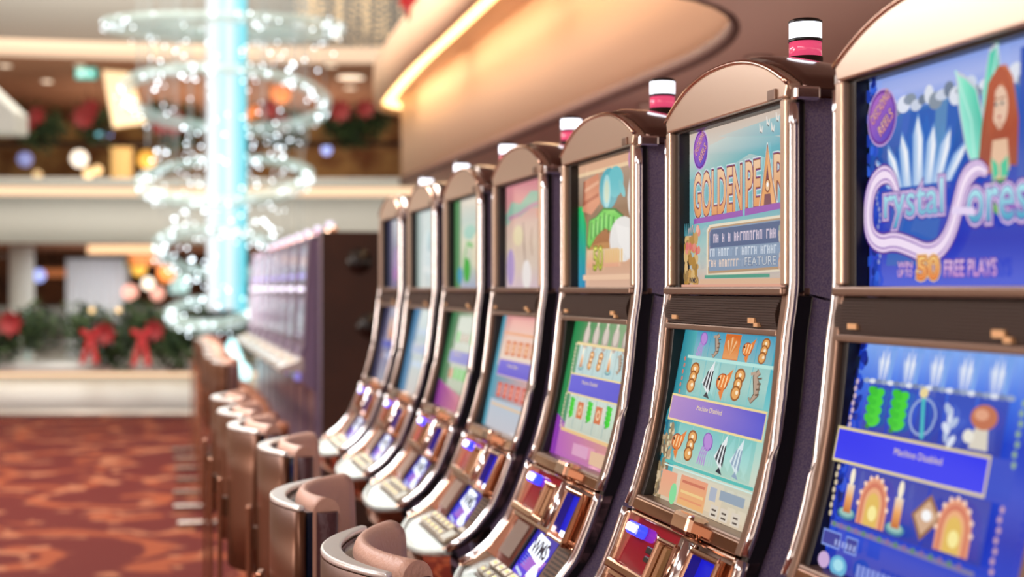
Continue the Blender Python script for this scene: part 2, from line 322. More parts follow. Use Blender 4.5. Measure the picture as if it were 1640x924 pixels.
def make_machine():
    t = empty('slot_machine')
    # cabinet: felt covered sides, split where the top box meets the lower box
    A = [(.40, .27), (.40, -.09), (.055, -.02), (.055, .27)]
    fn = lambda y, w, x: (x, y, H+w)
    MB().prism(A, fn, .018, WD-.018).build('upper_cabinet', FELT, t, .004)
    low = [(.42, -.10), (.42, -H+.02), (.02, -H+.02), (.02, -.86), (-.06, -.74)] + [(-v+.055, w) for v, w in reversed(prof(-.03, -.53, 12))]
    A2 = [(.39, .268), (.39, -.088), (.012, -.004), (.012, .268)]; low2 = [(.41, -.10), (.41, -H+.03), (.03, -H+.03), (.03, -.84), (-.05, -.72)] + [(-v+.020, w) for v, w in reversed(prof(-.009, -.53, 12))]
    for x in (.0125, WD-.0185):
        MB().prism(A2, lambda y, w, q: (q, y, H+w), x, x+.006).build('upper_felt_side', FELT, t); MB().prism(low2, lambda y, w, q: (q, y, H+w), x, x+.006).build('lower_felt_side', FELT, t)
    MB().prism(low, fn, .018, WD-.018).build('lower_cabinet', FELT, t, .004)
    # black side trims that follow the front
    for xa, xb in ((.004, .022), (WD-.022, WD-.004)):
        b = MB(); strip(b, xa, xb, .262, -.006, -.004, .018, 4); strip(b, xa, xb, -.010, -.588, -.004, .032, 22); b.build('side_trim', BLACK, t, .003)
    # chrome rails
    for x in (.0, WD+.001):
        p = [(x, -v-.002, H+w) for v, w in prof(.258, -.37, 20)]
        MB().tube(p, .0075, 10).build('chrome_rail', CHROME, t)
        p = [(x, -v-.002, H+w) for v, w in prof(-.376, -.588, 14)]
        MB().tube(p, .0095, 10).build('lower_chrome_rail', CHROME, t)
    # upper door frame with arched head
    fz = lambda x, w, y: (x, y, H+w)
    b = MB(); top = arch(x0=.004, x1=WD-.004)
    b.prism([(.012, .267), (WD-.012, .267)] + top[::-1], fz, -.010, .012)
    b.box((.006, -.010, H+.004), (.026, .014, H+.2665)); b.box((WD-.030, -.010, H+.004), (WD-.010, .014, H+.2665))
    b.build('door_frame', BRONZE, t, .003)
    b = MB(); b.tube([(x, -.009, H+z) for x, z in top], .0042, 8); b.build('arch_trim', CHROMEW, t)
    # cowl behind the arch, with the raised ridge that carries the beacon
    rings = []
    for k, (y, s) in enumerate(((.012, 1), (.03, 1.06), (.07, 1.06), (.13, .95), (.20, .6), (.26, .2))):
        rings.append([(x, y, H+.272+max(.0, (z-.272))*s) for x, z in arch(20, .288, .352, .0, WD)] + [(WD, y, H+.268), (.0, y, H+.268)])
    MB().loft(rings).build('cowl', COWL, t)
    for x in (.0, WD): MB().box((x-.010, -.004, H+.262), (x+.010, .035, H+.282)).build('corner_cap', CHROME, t, .004)
    MB().box((.435, -.0135, H+.268), (.462, -.0095, H+.283)).build('rating_plate', BRONZE2, t, .001)
    # beacon
    M = Matrix.Translation((.25, .135, 0)); r = .0258
    b = MB(); b.lathe([(.052, H+.325), (.046, H+.338), (.036, H+.35), (.0275, H+.358), (.0275, H+.366)], M=M); b.build('beacon_base', mat('beacon_base_brown', '#3a2a26', .4, .3, spec=.3), t)
    MB().lathe([(r, H+.366), (r, H+.390)], M=M).build('red_lens', LENSR, t)
    MB().lathe([(r, H+.394), (r, H+.420)], M=M).build('white_lens', LENSW, t)
    b = MB(); b.lathe([(r+.001, H+.3895), (r+.001, H+.3945)], M=M); b.lathe([(r+.001, H+.4195), (r+.001, H+.423), (r-.004, H+.426), (.002, H+.427)], M=M); b.build('beacon_ring', BLACK, t)
    # bezels
    b = MB(); b.box((.026, .0, H+.0), (.044, .022, H+.2668)); b.box((WD-.034, .0, H+.0), (WD-.028, .022, H+.2668)); b.box((.026, .0, H+.262), (WD-.028, .022, H+.2669)); b.box((.026, .0195, H+.0), (WD-.028, .05, H+.2668))
    b.build('upper_bezel', BEZEL, t, .001)
    # speaker panel
    b = MB(); b.box((.008, -.016, H-.010), (WD-.012, .03, H+.0025)); b.build('speaker_lip', BRONZE2, t, .003)
    b = MB(); n = 12
    for i in range(n):
        w0 = -.012-.0455*i/n; w1 = -.012-.0455*(i+1)/n
        bu = .012*math.sin(PI*(i+.5)/n)
        b.box((.014, -pv(w0)-.003-bu*.6, H+w1+.0004), (WD-.034, .04, H+w0))
    b.build('speaker_panel', SPK, t)
    b = MB(); strip(b, .012, WD-.03, -.058, -.068, .006, .04, 2); b.build('speaker_sill', BRONZE2, t, .002)
    b = MB(); b.box((.055, -.0175, H-.051), (.078, -.008, H-.044)); b.build('gold_label', GOLD, t)
    b = MB(); b.box((.375, -.0175, H-.051), (.398, -.008, H-.043)); b.box((.396, -.0175, H-.056), (.410, -.008, H-.050)); b.build('gold_label', GOLD, t)
    # lower door frame
    b = MB(); strip(b, .006, .024, -.004, -.372, .006, .02, 18); strip(b, WD-.030, WD-.008, -.004, -.372, .006, .02, 18)
    strip(b, .024, WD-.030, -.350, -.356, .004, .02, 2)
    b.build('lower_door_frame', BRONZE2, t, .003)
    b = MB(); strip(b, .024, .040, -.068, -.350, -.002, .05, 12); strip(b, WD-.036, WD-.030, -.068, -.350, -.002, .05, 12)
    M = frame(.024, -.016, -.066, .043, -.350); b.box((0, 0, -.02), (.446, .29, -.003), M)
    b.build('lower_bezel', BEZEL, t, .001)
    # chrome band under the screen
    b = MB(); strip(b, .024, WD-.028, -.354, -.374, .004, .03, 3); b.build('chrome_band', CHROMEW, t, .003)
    M = frame(.0, .070, -.356, .078, -.380); b = MB(); b.box((.262, -.012, -.01), (.335, .022, .026), M); b.build('latch', CHROMEW, t, .008)
    # control panel
    b = MB(); strip(b, .004, .026, -.378, -.590, .006, .03, 14); strip(b, WD-.026, WD-.004, -.378, -.590, .006, .03, 14)
    strip(b, .026, WD-.026, -.376, -.382, .004, .03, 2); strip(b, .026, WD-.026, -.468, -.482, .006, .03, 3); b.build('control_frame', CHROMEW, t, .003)
    MA = frame(.0, .070, -.382, .110, -.468)
    b = MB(); b.box((.026, .0, -.02), (.245, .096, .0), MA); b.build('red_panel', REDP, t)
    b = MB(); b.box((.245, .0, -.02), (WD-.026, .096, .0), MA); b.build('bill_panel', BRONZE2, t)
    hexa = [(.050, .022), (.056, .014), (.104, .014), (.112, .022), (.108, .036), (.056, .036)]
    bl = MB(); bl.prism(hexa, lambda p, q, h: (p, q, h), -.001, .018, MA); bo = bl.build('blue_button', BLUEL, t, .004)
    bl = MB(); bl.box((.058, .018, .0178), (.102, .031, .0200), MA); bl.build('button_face', WHITEL, bo)
    b = MB(); b.box((.155, .040, -.001), (.200, .052, .010), MA); b.box((.155, .056, -.001), (.200, .066, .008), MA); b.build('ticket_slot', BLACK, t, .002)
    b = MB()
    for a, c, d, e in ((.160, .078, .195, .0795), (.160, .0925, .195, .094), (.160, .078, .1615, .094), (.1935, .078, .195, .094)): b.box((a, c, 0), (d, e, .0006), MA)
    b.build('slot_symbol', GREYP, t)
    b = MB()
    for a, c, d, e in ((.238, .018, .318, .026), (.238, .088, .318, .096), (.238, .018, .247, .096), (.309, .018, .318, .096)): b.box((a, c, -.01), (d, e, .034), MA)
    b.build('bill_housing', CHROMEW, t, .004)
    b = MB(); b.box((.247, .026, -.01), (.309, .088, .022), MA); b.build('amber_window', WINB, t, .004)
    b = MB(); b.tube([tuple(MA @ Vector((.334, .006, .018))), tuple(MA @ Vector((.334, .100, .018)))], .013, 14); b.build('chrome_roller', CHROME, t)
    b = MB()
    for a, c, d, e in ((.352, .010, .462, .020), (.352, .104, .462, .112), (.352, .010, .362, .112), (.452, .010, .462, .112)): b.box((a, c, -.01), (d, e, .026), MA)
    b.build('bill_slot_frame', CHROMEW, t, .004)
    b = MB(); b.box((.362, .020, -.01), (.452, .104, .006), MA); bo = b.build('bill_slot_light', BLUEG, t)
    b = MB(); b.box((.385, .090, .0061), (.440, .101, .012), MA); b.build('bill_entry_light', WHITEL, bo, .002)
    b = MB(); b.box((.030, .086, .0), (.250, .103, .020), MA); b.build('ledge', CHROMEW, t, .004)
    # lower panel
    MBm = frame(.0, .112, -.482, .172, -.568)
    b = MB(); b.box((.026, .0, -.02), (.20, .104, .0), MBm); b.build('red_lower_panel', mat('red_lower_panel', '#7a2a1e', .2, .4, coat=.5), t)
    b = MB(); b.box((.066, .010, -.004), (.158, .088, .004), MBm); b.build('grey_screen', GREYP, t, .002)
    b = MB(); b.box((.20, -.004, -.02), (.208, .108, .006), MBm); b.build('divider', BLACK, t)
    b = MB(); b.box((.208, -.004, -.02), (.372, .108, -.001), MBm); b.build('service_bezel', BEZEL, t)
    b = MB(); b.box((.372, .0, -.02), (WD-.026, .108, .0), MBm); b.build('vent_panel', BRONZE2, t)
    b = MB()
    for i in range(7): b.box((.390, .014+i*.009, .0), (.462, .0185+i*.009, .003), MBm)
    b.build('vent_grille', SPK, t)
    # button deck
    arc = []
    for i in range(25):
        a = i/24; x = .004+(WD-.008)*a; k = abs(2*a-1); arc.append((x, -.222-.052*(1-k**2.6)))
    zt = lambda x, y: H-.568-.040*max(0, min(1.3, (-y-.165)/.095))
    mb = MB(); rings = []
    rings.append([(x, -.160, zt(x, -.16)) for x, y in arc]); rings.append([(x, y*.5-.08, zt(x, y*.5-.08)) for x, y in arc]); rings.append([(x, y, zt(x, y)) for x, y in arc])
    rings.append([(x, y+.002, zt(x, y)-.05) for x, y in arc]); rings.append([(x, y*.8, H-.70) for x, y in arc]); rings.append([(x, -.03, H-.76) for x, y in arc])
    top = MB(); top.loft(rings[:3], closed=False, caps=False, smooth=True); top.build('button_deck', DECKM, t, recalc=False)
    mb.loft(rings[2:5], closed=False, caps=False, smooth=True); mb.build('deck_skirt', CHROMEW, t, recalc=False)
    mb = MB(); mb.loft(rings[4:], closed=False, caps=False, smooth=True); mb.build('deck_underside', BASEM, t, recalc=False)
    MB().tube([(x, y-.003, zt(x, y)-.002) for x, y in arc], .0095, 10).build('deck_rim', DECKM, t)
    MC = frame(.0, .165, -.568, .260, -.608)
    b = MB(); b.box((.10, .004, -.004), (.445, .066, .003), MC); b.build('button_plate', mat('button_plate', '#54453e', .3, .5), t, .003)
    for r_ in range(2):
        for c_ in range(5):
            x0 = .112+c_*.050; y0 = .008+r_*.028
            bo = MB().box((x0, y0, .002), (x0+.043, y0+.022, .012), MC).build('button', BTN, t, .003)
            MB().box((x0+.012, y0+.007, .0115), (x0+.031, y0+.014, .0128), MC).build('button_light', BTNL, bo)
    bo = MB().box((.372, .020, .002), (.436, .062, .014), MC).build('button', BTN, t, .005)
    bo = MB().box((.372, -.002, .002), (.436, .014, .012), MC).build('button', BTN, t, .004)
    # foot
    b = MB(); b.box((.03, -.02, 0), (WD-.03, .40, .10)); b.build('plinth', BASEM, t, .004)
    for x in (.03, WD-.06): MB().box((x, .004, .10), (x+.03, .03, .60)).build('door_edge', BRONZE2, t, .003)
    return t

# ---------------------------------------------------------------- screen art
ART = bpy.data.materials.new('lit_game_screen'); ART.use_nodes = True
_t = ART.node_tree; _b = _t.nodes['Principled BSDF']; _a = _t.nodes.new('ShaderNodeAttribute'); _a.attribute_name = 'Col'
_b.inputs['Base Color'].default_value = (.01, .01, .012, 1); _b.inputs['Roughness'].default_value = .10; _b.inputs['Specular IOR Level'].default_value = .32
_t.links.new(_a.outputs['Color'], _b.inputs['Emission Color']); _b.inputs['Emission Strength'].default_value = .92
_tc = {}
def glyphs(s, off=0.0):
    k = (s, off)
    if k not in _tc:
        cu = bpy.data.curves.new('t', 'FONT'); cu.body = s; cu.offset = off; cu.resolution_u = 3; cu.fill_mode = 'FRONT'
        o = bpy.data.objects.new('t', cu); C.objects.link(o)
        dg = bpy.context.evaluated_depsgraph_get(); dg.update()
        me = bpy.data.meshes.new_from_object(o.evaluated_get(dg))
        _tc[k] = ([(v.co.x, v.co.y) for v in me.vertices], [tuple(p.vertices) for p in me.polygons])
        bpy.data.objects.remove(o); bpy.data.curves.remove(cu); bpy.data.meshes.remove(me)
    return _tc[k]
def bbox(vs): xs = [p[0] for p in vs]; ys = [p[1] for p in vs]; return min(xs), min(ys), max(xs), max(ys)
class Art:
    def __init__(s, asp): s.v = []; s.f = []; s.c = []; s.k = 0; s.asp = asp
    def poly(s, pts, col):
        s.k += 1; n = len(s.v); cols = col if isinstance(col, list) else [lin(col)]*len(pts)
        for p in pts: s.v.append((p[0], p[1], s.k))
        s.f.append(list(range(n, n+len(pts)))); s.c += [lin(c) if isinstance(c, str) else c for c in cols]
    def grad(s, u0, v0, u1, v1, stops):   # vertical gradient: stops from bottom to top
        s.k += 1; m = len(stops)
        for i in range(m-1):
            n = len(s.v); a = v0+(v1-v0)*i/(m-1); b = v0+(v1-v0)*(i+1)/(m-1)
            s.v += [(u0, a, s.k), (u1, a, s.k), (u1, b, s.k), (u0, b, s.k)]; s.f.append([n, n+1, n+2, n+3])
            s.c += [lin(stops[i])]*2 + [lin(stops[i+1])]*2
    def hgrad(s, u0, v0, u1, v1, a, b): s.poly([(u0, v0), (u1, v0), (u1, v1), (u0, v1)], [a, b, b, a])
    def rect(s, u0, v0, u1, v1, col): s.poly([(u0, v0), (u1, v0), (u1, v1), (u0, v1)], col)
    def ell(s, u, v, ru, rv, col, rot=0, n=18, col2=None):
        pts = []
        for i in range(n):
            a = 2*PI*i/n; x = ru*math.cos(a)*s.asp; y = rv*math.sin(a)
            pts.append((u+(x*math.cos(rot)-y*math.sin(rot))/s.asp, v+x*math.sin(rot)+y*math.cos(rot)))
        if col2: s.poly(pts, [tuple(lin(col)[k]*(1+math.sin(2*PI*i/n))/2+lin(col2)[k]*(1-math.sin(2*PI*i/n))/2 for k in range(3)) for i in range(n)])
        else: s.poly(pts, col)
    def line(s, pts, w, col):
        s.k += 1
        L = []; Rr = []
        for i, p in enumerate(pts):
            a = pts[max(i-1, 0)]; b = pts[min(i+1, len(pts)-1)]; dx = (b[0]-a[0])*s.asp; dy = b[1]-a[1]; l = math.hypot(dx, dy) or 1
            ww = w[i] if isinstance(w, (list, tuple)) else w
            L.append((p[0]-dy/l*ww/s.asp, p[1]+dx/l*ww)); Rr.append((p[0]+dy/l*ww/s.asp, p[1]-dx/l*ww))
        for i in range(len(pts)-1):
            n = len(s.v); s.v += [(q[0], q[1], s.k) for q in (L[i], Rr[i], Rr[i+1], L[i+1])]; s.f.append([n, n+1, n+2, n+3]); s.c += [lin(col)]*4
    def text(s, st, u0, v0, u1, v1, col, col2=None, off=0, shear=0, bend=0, rot=0):
        b = bbox(glyphs(st, 0)[0]); vs, fs = glyphs(st, off); s.k += 1; n = len(s.v); A = lin(col); B = lin(col2 or col)
        uc, vc = (u0+u1)/2, (v0+v1)/2
        for x, y in vs:
            a = (x-b[0])/(b[2]-b[0]); c = (y-b[1])/(b[3]-b[1])
            U = u0+(u1-u0)*a+shear*c; V = v0+(v1-v0)*c+bend*(1-(2*a-1)**2)
            if rot:
                dx = (U-uc)*s.asp; dy = V-vc; U = uc+(dx*math.cos(rot)-dy*math.sin(rot))/s.asp; V = vc+dx*math.sin(rot)+dy*math.cos(rot)
            s.v.append((U, V, s.k)); cc = max(0, min(1, c)); s.c.append(tuple(B[k]*(1-cc)+A[k]*cc for k in range(3)))
        for q in fs: s.f.append([n+i for i in q])
    def otext(s, st, u0, v0, u1, v1, fill, fill2, out, out2=None, o1=.03, o2=.07, **kw):
        if out2: s.text(st, u0, v0, u1, v1, out2, off=o2, **kw)
        s.text(st, u0, v0, u1, v1, out, off=o1, **kw); s.text(st, u0, v0, u1, v1, fill, fill2, **kw)
    def build(s, name, fn, parent, clip=True):
        me = bpy.data.meshes.new(name)
        cl = (lambda x: max(0, min(1, x))) if clip else (lambda x: x)
        me.from_pydata([fn(cl(u), cl(v), k*.00006) for u, v, k in s.v], [], s.f)
        ca = me.color_attributes.new('Col', 'FLOAT_COLOR', 'POINT')
        flat = []
        for c in s.c: flat += [c[0], c[1], c[2], 1]
        ca.data.foreach_set('color', flat); me.materials.append(ART); me.update()
        o = bpy.data.objects.new(name, me); C.objects.link(o); o.parent = parent; o['skip'] = 1
        return o
def upper_fn(u, v, k): return (.028+.442*u, .0185-k, H+.001+.266*v) if False else (.046+.424*u, .0185-k, H+.002+.262*v)
_ML = frame(.034, -.014, -.068, .044, -.350)
def lower_fn(u, v, k): return tuple(_ML @ Vector((.434*u, .289*(1-v), k)))
_MS = frame(.21, .112, -.482, .172, -.568)
def service_fn(u, v, k): return tuple(_MS @ Vector((.16*u, .104*(1-v), .0005+k)))
ASP = .424/.262
def banner(a, c='#3a44d8', c2=None, edge='#e8d59a', v0=.465, v1=.60, u0=.05, u1=.97):
    a.rect(u0-.008, v0-.012, u1+.008, v1+.012, edge); a.hgrad(u0, v0, u1, v1, c2 or c, c)
    a.text('Machine Disabled', .36, .545, .60, .572, '#f2dca0')
# --- symbols drawn on reels
def s_fish(a, u, v, s=1, c='#e8823a', d='#a8481c'):
    a.ell(u, v, .036*s, .052*s, d); a.ell(u, v, .031*s, .045*s, c)
    a.poly([(u+.02*s, v-.03*s), (u+.012*s, v-.11*s), (u-.012*s, v-.06*s)], c)
    a.poly([(u+.01*s, v+.03*s), (u+.055*s, v+.085*s), (u+.04*s, v+.0*s)], c)
    for k in range(3): a.line([(u-.02*s+k*.02*s, v-.03*s), (u-.012*s+k*.02*s, v+.04*s)], .005*s, '#ffd7a0')
    a.ell(u-.02*s, v+.015*s, .006*s, .009*s, '#2a1208')
def s_horse(a, u, v, s=1, c='#b8a08c', d='#6a5646'):
    p = [(u+.012*s, v+.09*s), (u-.006*s, v+.06*s), (u+.01*s, v+.01*s), (u+.014*s, v-.04*s), (u-.008*s, v-.08*s), (u-.022*s, v-.06*s)]
    a.line(p, [.02*s, .022*s, .028*s, .022*s, .014*s, .006*s], d); a.line(p, [.013*s, .015*s, .02*s, .014*s, .008*s, .003*s], c)
    a.line([(u-.006*s, v+.08*s), (u-.032*s, v+.07*s)], .009*s, c)
    for k in range(4): a.line([(u+.012*s, v+.05*s-k*.03*s), (u+.032*s, v+.055*s-k*.03*s)], .005*s, d)
def s_nugget(a, u, v, s=1):
    for dv, r in ((.05, .030), (0, .026), (-.05, .028)):
        a.ell(u+.004*dv/.05, v+dv*s, r*s, .045*s, '#9c5a24'); a.ell(u+.004*dv/.05, v+dv*s, r*.75*s, .033*s, '#e8a860'); a.ell(u+.004, v+(dv+.005)*s, .008*s, .012*s, '#fff0d0')
def s_jelly(a, u, v, s=1, c='#b98ad8', d='#8a5ab8'):
    a.ell(u+.012*s, v+.05*s, .03*s, .055*s, d, .4); a.ell(u+.012*s, v+.052*s, .024*s, .046*s, c, .4)
    for k in range(4): a.line([(u-.012*s+k*.012*s, v+.02*s), (u-.024*s+k*.012*s, v-.03*s), (u-.03*s+k*.014*s, v-.09*s)], .005*s, c)
def s_angel(a, u, v, s=1, d='#28303c', c='#e8eef0'):
    a.poly([(u-.03*s, v-.02*s), (u+.02*s, v-.09*s), (u+.032*s, v+.01*s), (u+.03*s, v+.12*s), (u-.005*s, v+.04*s)], c)
    for k in range(3): a.poly([(u-.02*s+k*.02*s, v-.03*s-k*.012*s), (u-.01*s+k*.02*s, v-.045*s-k*.012*s), (u+.004*s+k*.014*s, v+.06*s), (u-.004*s+k*.014*s, v+.05*s)], d)
    a.poly([(u+.012*s, v-.07*s), (u+.035*s, v-.11*s), (u-.004*s, v-.1*s)], d)
def s_shell(a, u, v, s=1):
    for k in range(7):
        th = PI*(.08+.84*k/6); a.poly([(u, v-.06*s), (u+.042*s*math.cos(th-.14), v+.075*s*math.sin(th-.14)), (u+.046*s*math.cos(th), v+.085*s*math.sin(th)), (u+.042*s*math.cos(th+.14), v+.075*s*math.sin(th+.14))], '#f4c490' if k % 2 else '#d8823c')
def s_leaf(a, u, v, s=1):
    a.line([(u-.012*s, v-.1*s), (u+.004*s, v), (u-.006*s, v+.11*s)], .012*s, '#1f8a2c')
    for k in range(4):
        z = v-.07*s+k*.045*s
        a.ell(u+.012*s, z+.01*s, .026*s, .026*s, '#46d838', .5); a.ell(u-.010*s, z+.02*s, .022*s, .022*s, '#38c834', -.5)
def s_candle(a, u, v, s=1):
    a.ell(u, v-.085*s, .034*s, .028*s, '#4a8aa0'); a.ell(u, v-.08*s, .026*s, .02*s, '#9cc8c0')
    a.grad(u-.014*s, v-.08*s, u+.014*s, v+.05*s, ['#c86a30', '#f0a860', '#f4e0c8']); a.ell(u, v+.085*s, .009*s, .04*s, '#fff4d8')
def s_arch(a, u, v, s=1):
    for r, c in ((1, '#e89a78'), (.82, '#d87a60'), (.64, '#f0b080'), (.46, '#e8c060')):
        p = [(u+.052*s*r, v-.11*s)] + [(u+.052*s*r*math.cos(PI*k/10), v-.02*s+.13*s*r*math.sin(PI*k/10)) for k in range(11)] + [(u-.052*s*r, v-.11*s)]
        a.poly(p, c)
    a.ell(u+.004, v-.05*s, .016*s, .035*s, '#fff0a0')
    for k in range(9): th = PI*k/8; a.ell(u+.052*s*math.cos(th), v-.02*s+.13*s*math.sin(th), .006*s, .011*s, '#ffd8c0')
def s_gem(a, u, v, s=1):
    a.poly([(u-.045*s, v+.0*s), (u+.008*s, v+.1*s), (u+.05*s, v+.01*s), (u-.005*s, v-.1*s)], '#9a6a48'); a.poly([(u-.034*s, v+.0*s), (u+.006*s, v+.075*s), (u+.038*s, v+.01*s), (u-.004*s, v-.075*s)], '#d8b090'); a.ell(u+.004*s, v+.01*s, .016*s, .024*s, '#fff')
def s_mush(a, u, v, s=1):
    a.poly([(u-.025*s, v-.1*s), (u+.035*s, v-.1*s), (u+.025*s, v+.01*s), (u-.012*s, v+.01*s)], '#e0d8c8'); a.ell(u+.008*s, v+.04*s, .042*s, .055*s, '#c87858'); a.ell(u+.0*s, v+.05*s, .022*s, .025*s, '#e8a888')
    a.ell(u-.03*s, v-.05*s, .018*s, .03*s, '#f0ece0')
def s_crys(a, u, v, s=1, c='#dce8ff'):
    for k in range(-2, 3): a.poly([(u+k*.010*s, v-.09*s), (u+k*.018*s-.009*s, v+.03*s), (u+k*.020*s, v+(.12-.03*abs(k))*s), (u+k*.018*s+.009*s, v+.03*s)], c if k % 2 else '#b8ccf4')
def s_wand(a, u, v, s=1):
    for k in range(14):
        th = 2*PI*k/14; t2 = 2*PI*(k+1)/14
        a.line([(u+.045*s*math.cos(th), v+.085*s*math.sin(th)), (u+.045*s*math.cos(t2), v+.085*s*math.sin(t2))], .006*s, '#9ab0e0')
    a.line([(u+.012*s, v-.1*s), (u-.008*s, v+.1*s)], .010*s, '#48c0c8'); a.ell(u-.008*s, v+.11*s, .016*s, .024*s, '#f0dca0')
def s_rect(a, u, v, s=1, c='#d8784a', d='#f0c8a0'):
    a.rect(u-.04*s, v-.08*s, u+.04*s, v+.08*s, c); a.ell(u, v, .025*s, .05*s, d); a.ell(u, v, .012*s, .025*s, c)
def sym(fn, a, u, v, s, *r):     # a reel symbol, as wide on the glass as it is high
    n = len(a.v); fn(a, u, v, s, *r)
    for i in range(n, len(a.v)): U, V, k = a.v[i]; a.v[i] = (u+(U-u)*1.4, v+(V-v)*.86, k)
def dots(a, u, v0, v1, n, c):
    for k in range(n): a.ell(u-.004*(k % 2), v0+(v1-v0)*k/(n-1), .009, .013, c)
def foliage(a, u, w, c, n=34, seed=3, v0=0, v1=1):
    r = random.Random(seed)
    for k in range(n): a.ell(u+w*r.random(), v0+(v1-v0)*(k+r.random())/n, .010+.012*r.random(), .018+.02*r.random(), c[k % len(c)], r.random()*3)
def oval_logo(a, u, v, s, rot):
    a.ell(u, v, .088*s, .135*s, '#c0a0dc', rot, 28); a.ell(u, v, .082*s, .126*s, '#6a2a98', rot, 28); a.ell(u, v, .074*s, .112*s, '#b06ac8', rot, 28, '#5a48c0')
    for st, dv in (('CASCADING', .030), ('REELS', -.065)):
        w = .064*s if dv > 0 else .046*s
        du = -dv*s*math.sin(rot)/ASP; d2 = dv*s*math.cos(rot)
        a.otext(st, u+du-w, v+d2, u+du+w, v+d2+.052*s, '#ffd9a0', '#f0a8b0', '#7a2468', o1=.05, rot=rot)
def wms_screen(t):
    a = Art(.16/.104); a.grad(0, 0, 1, 1, ['#2a2ad0', '#3a30e0', '#2820b8', '#1a18a0']); a.poly([(.1, .1), (.8, .0), (1, .5), (.3, .42)], '#b070d8'); a.poly([(.0, .0), (.5, 0), (.6, .16), (.05, .2)], '#6a50e8')
    a.poly([(.12, .50), (.20, .92), (.70, .86), (.92, .62), (.86, .36), (.60, .40)], [(1.5, 1.6, 1.8)]*6); a.text('WMS', .2, .50, .84, .80, '#1c2038', off=.03, shear=-.04)
    a.poly([(.56, .10), (.62, .30), (.74, .42), (.82, .36), (.98, .14), (.90, .06), (.70, .04)], [(1.3, 1.4, 1.6)]*7); a.line([(.08, .12), (.45, .04)], .03, '#d8e8ff')
    for k in range(4): a.line([(.12, .44-.06*k), (.34, .42-.06*k)], .008, '#8a9af8')
    return a.build('service_display', service_fn, t)

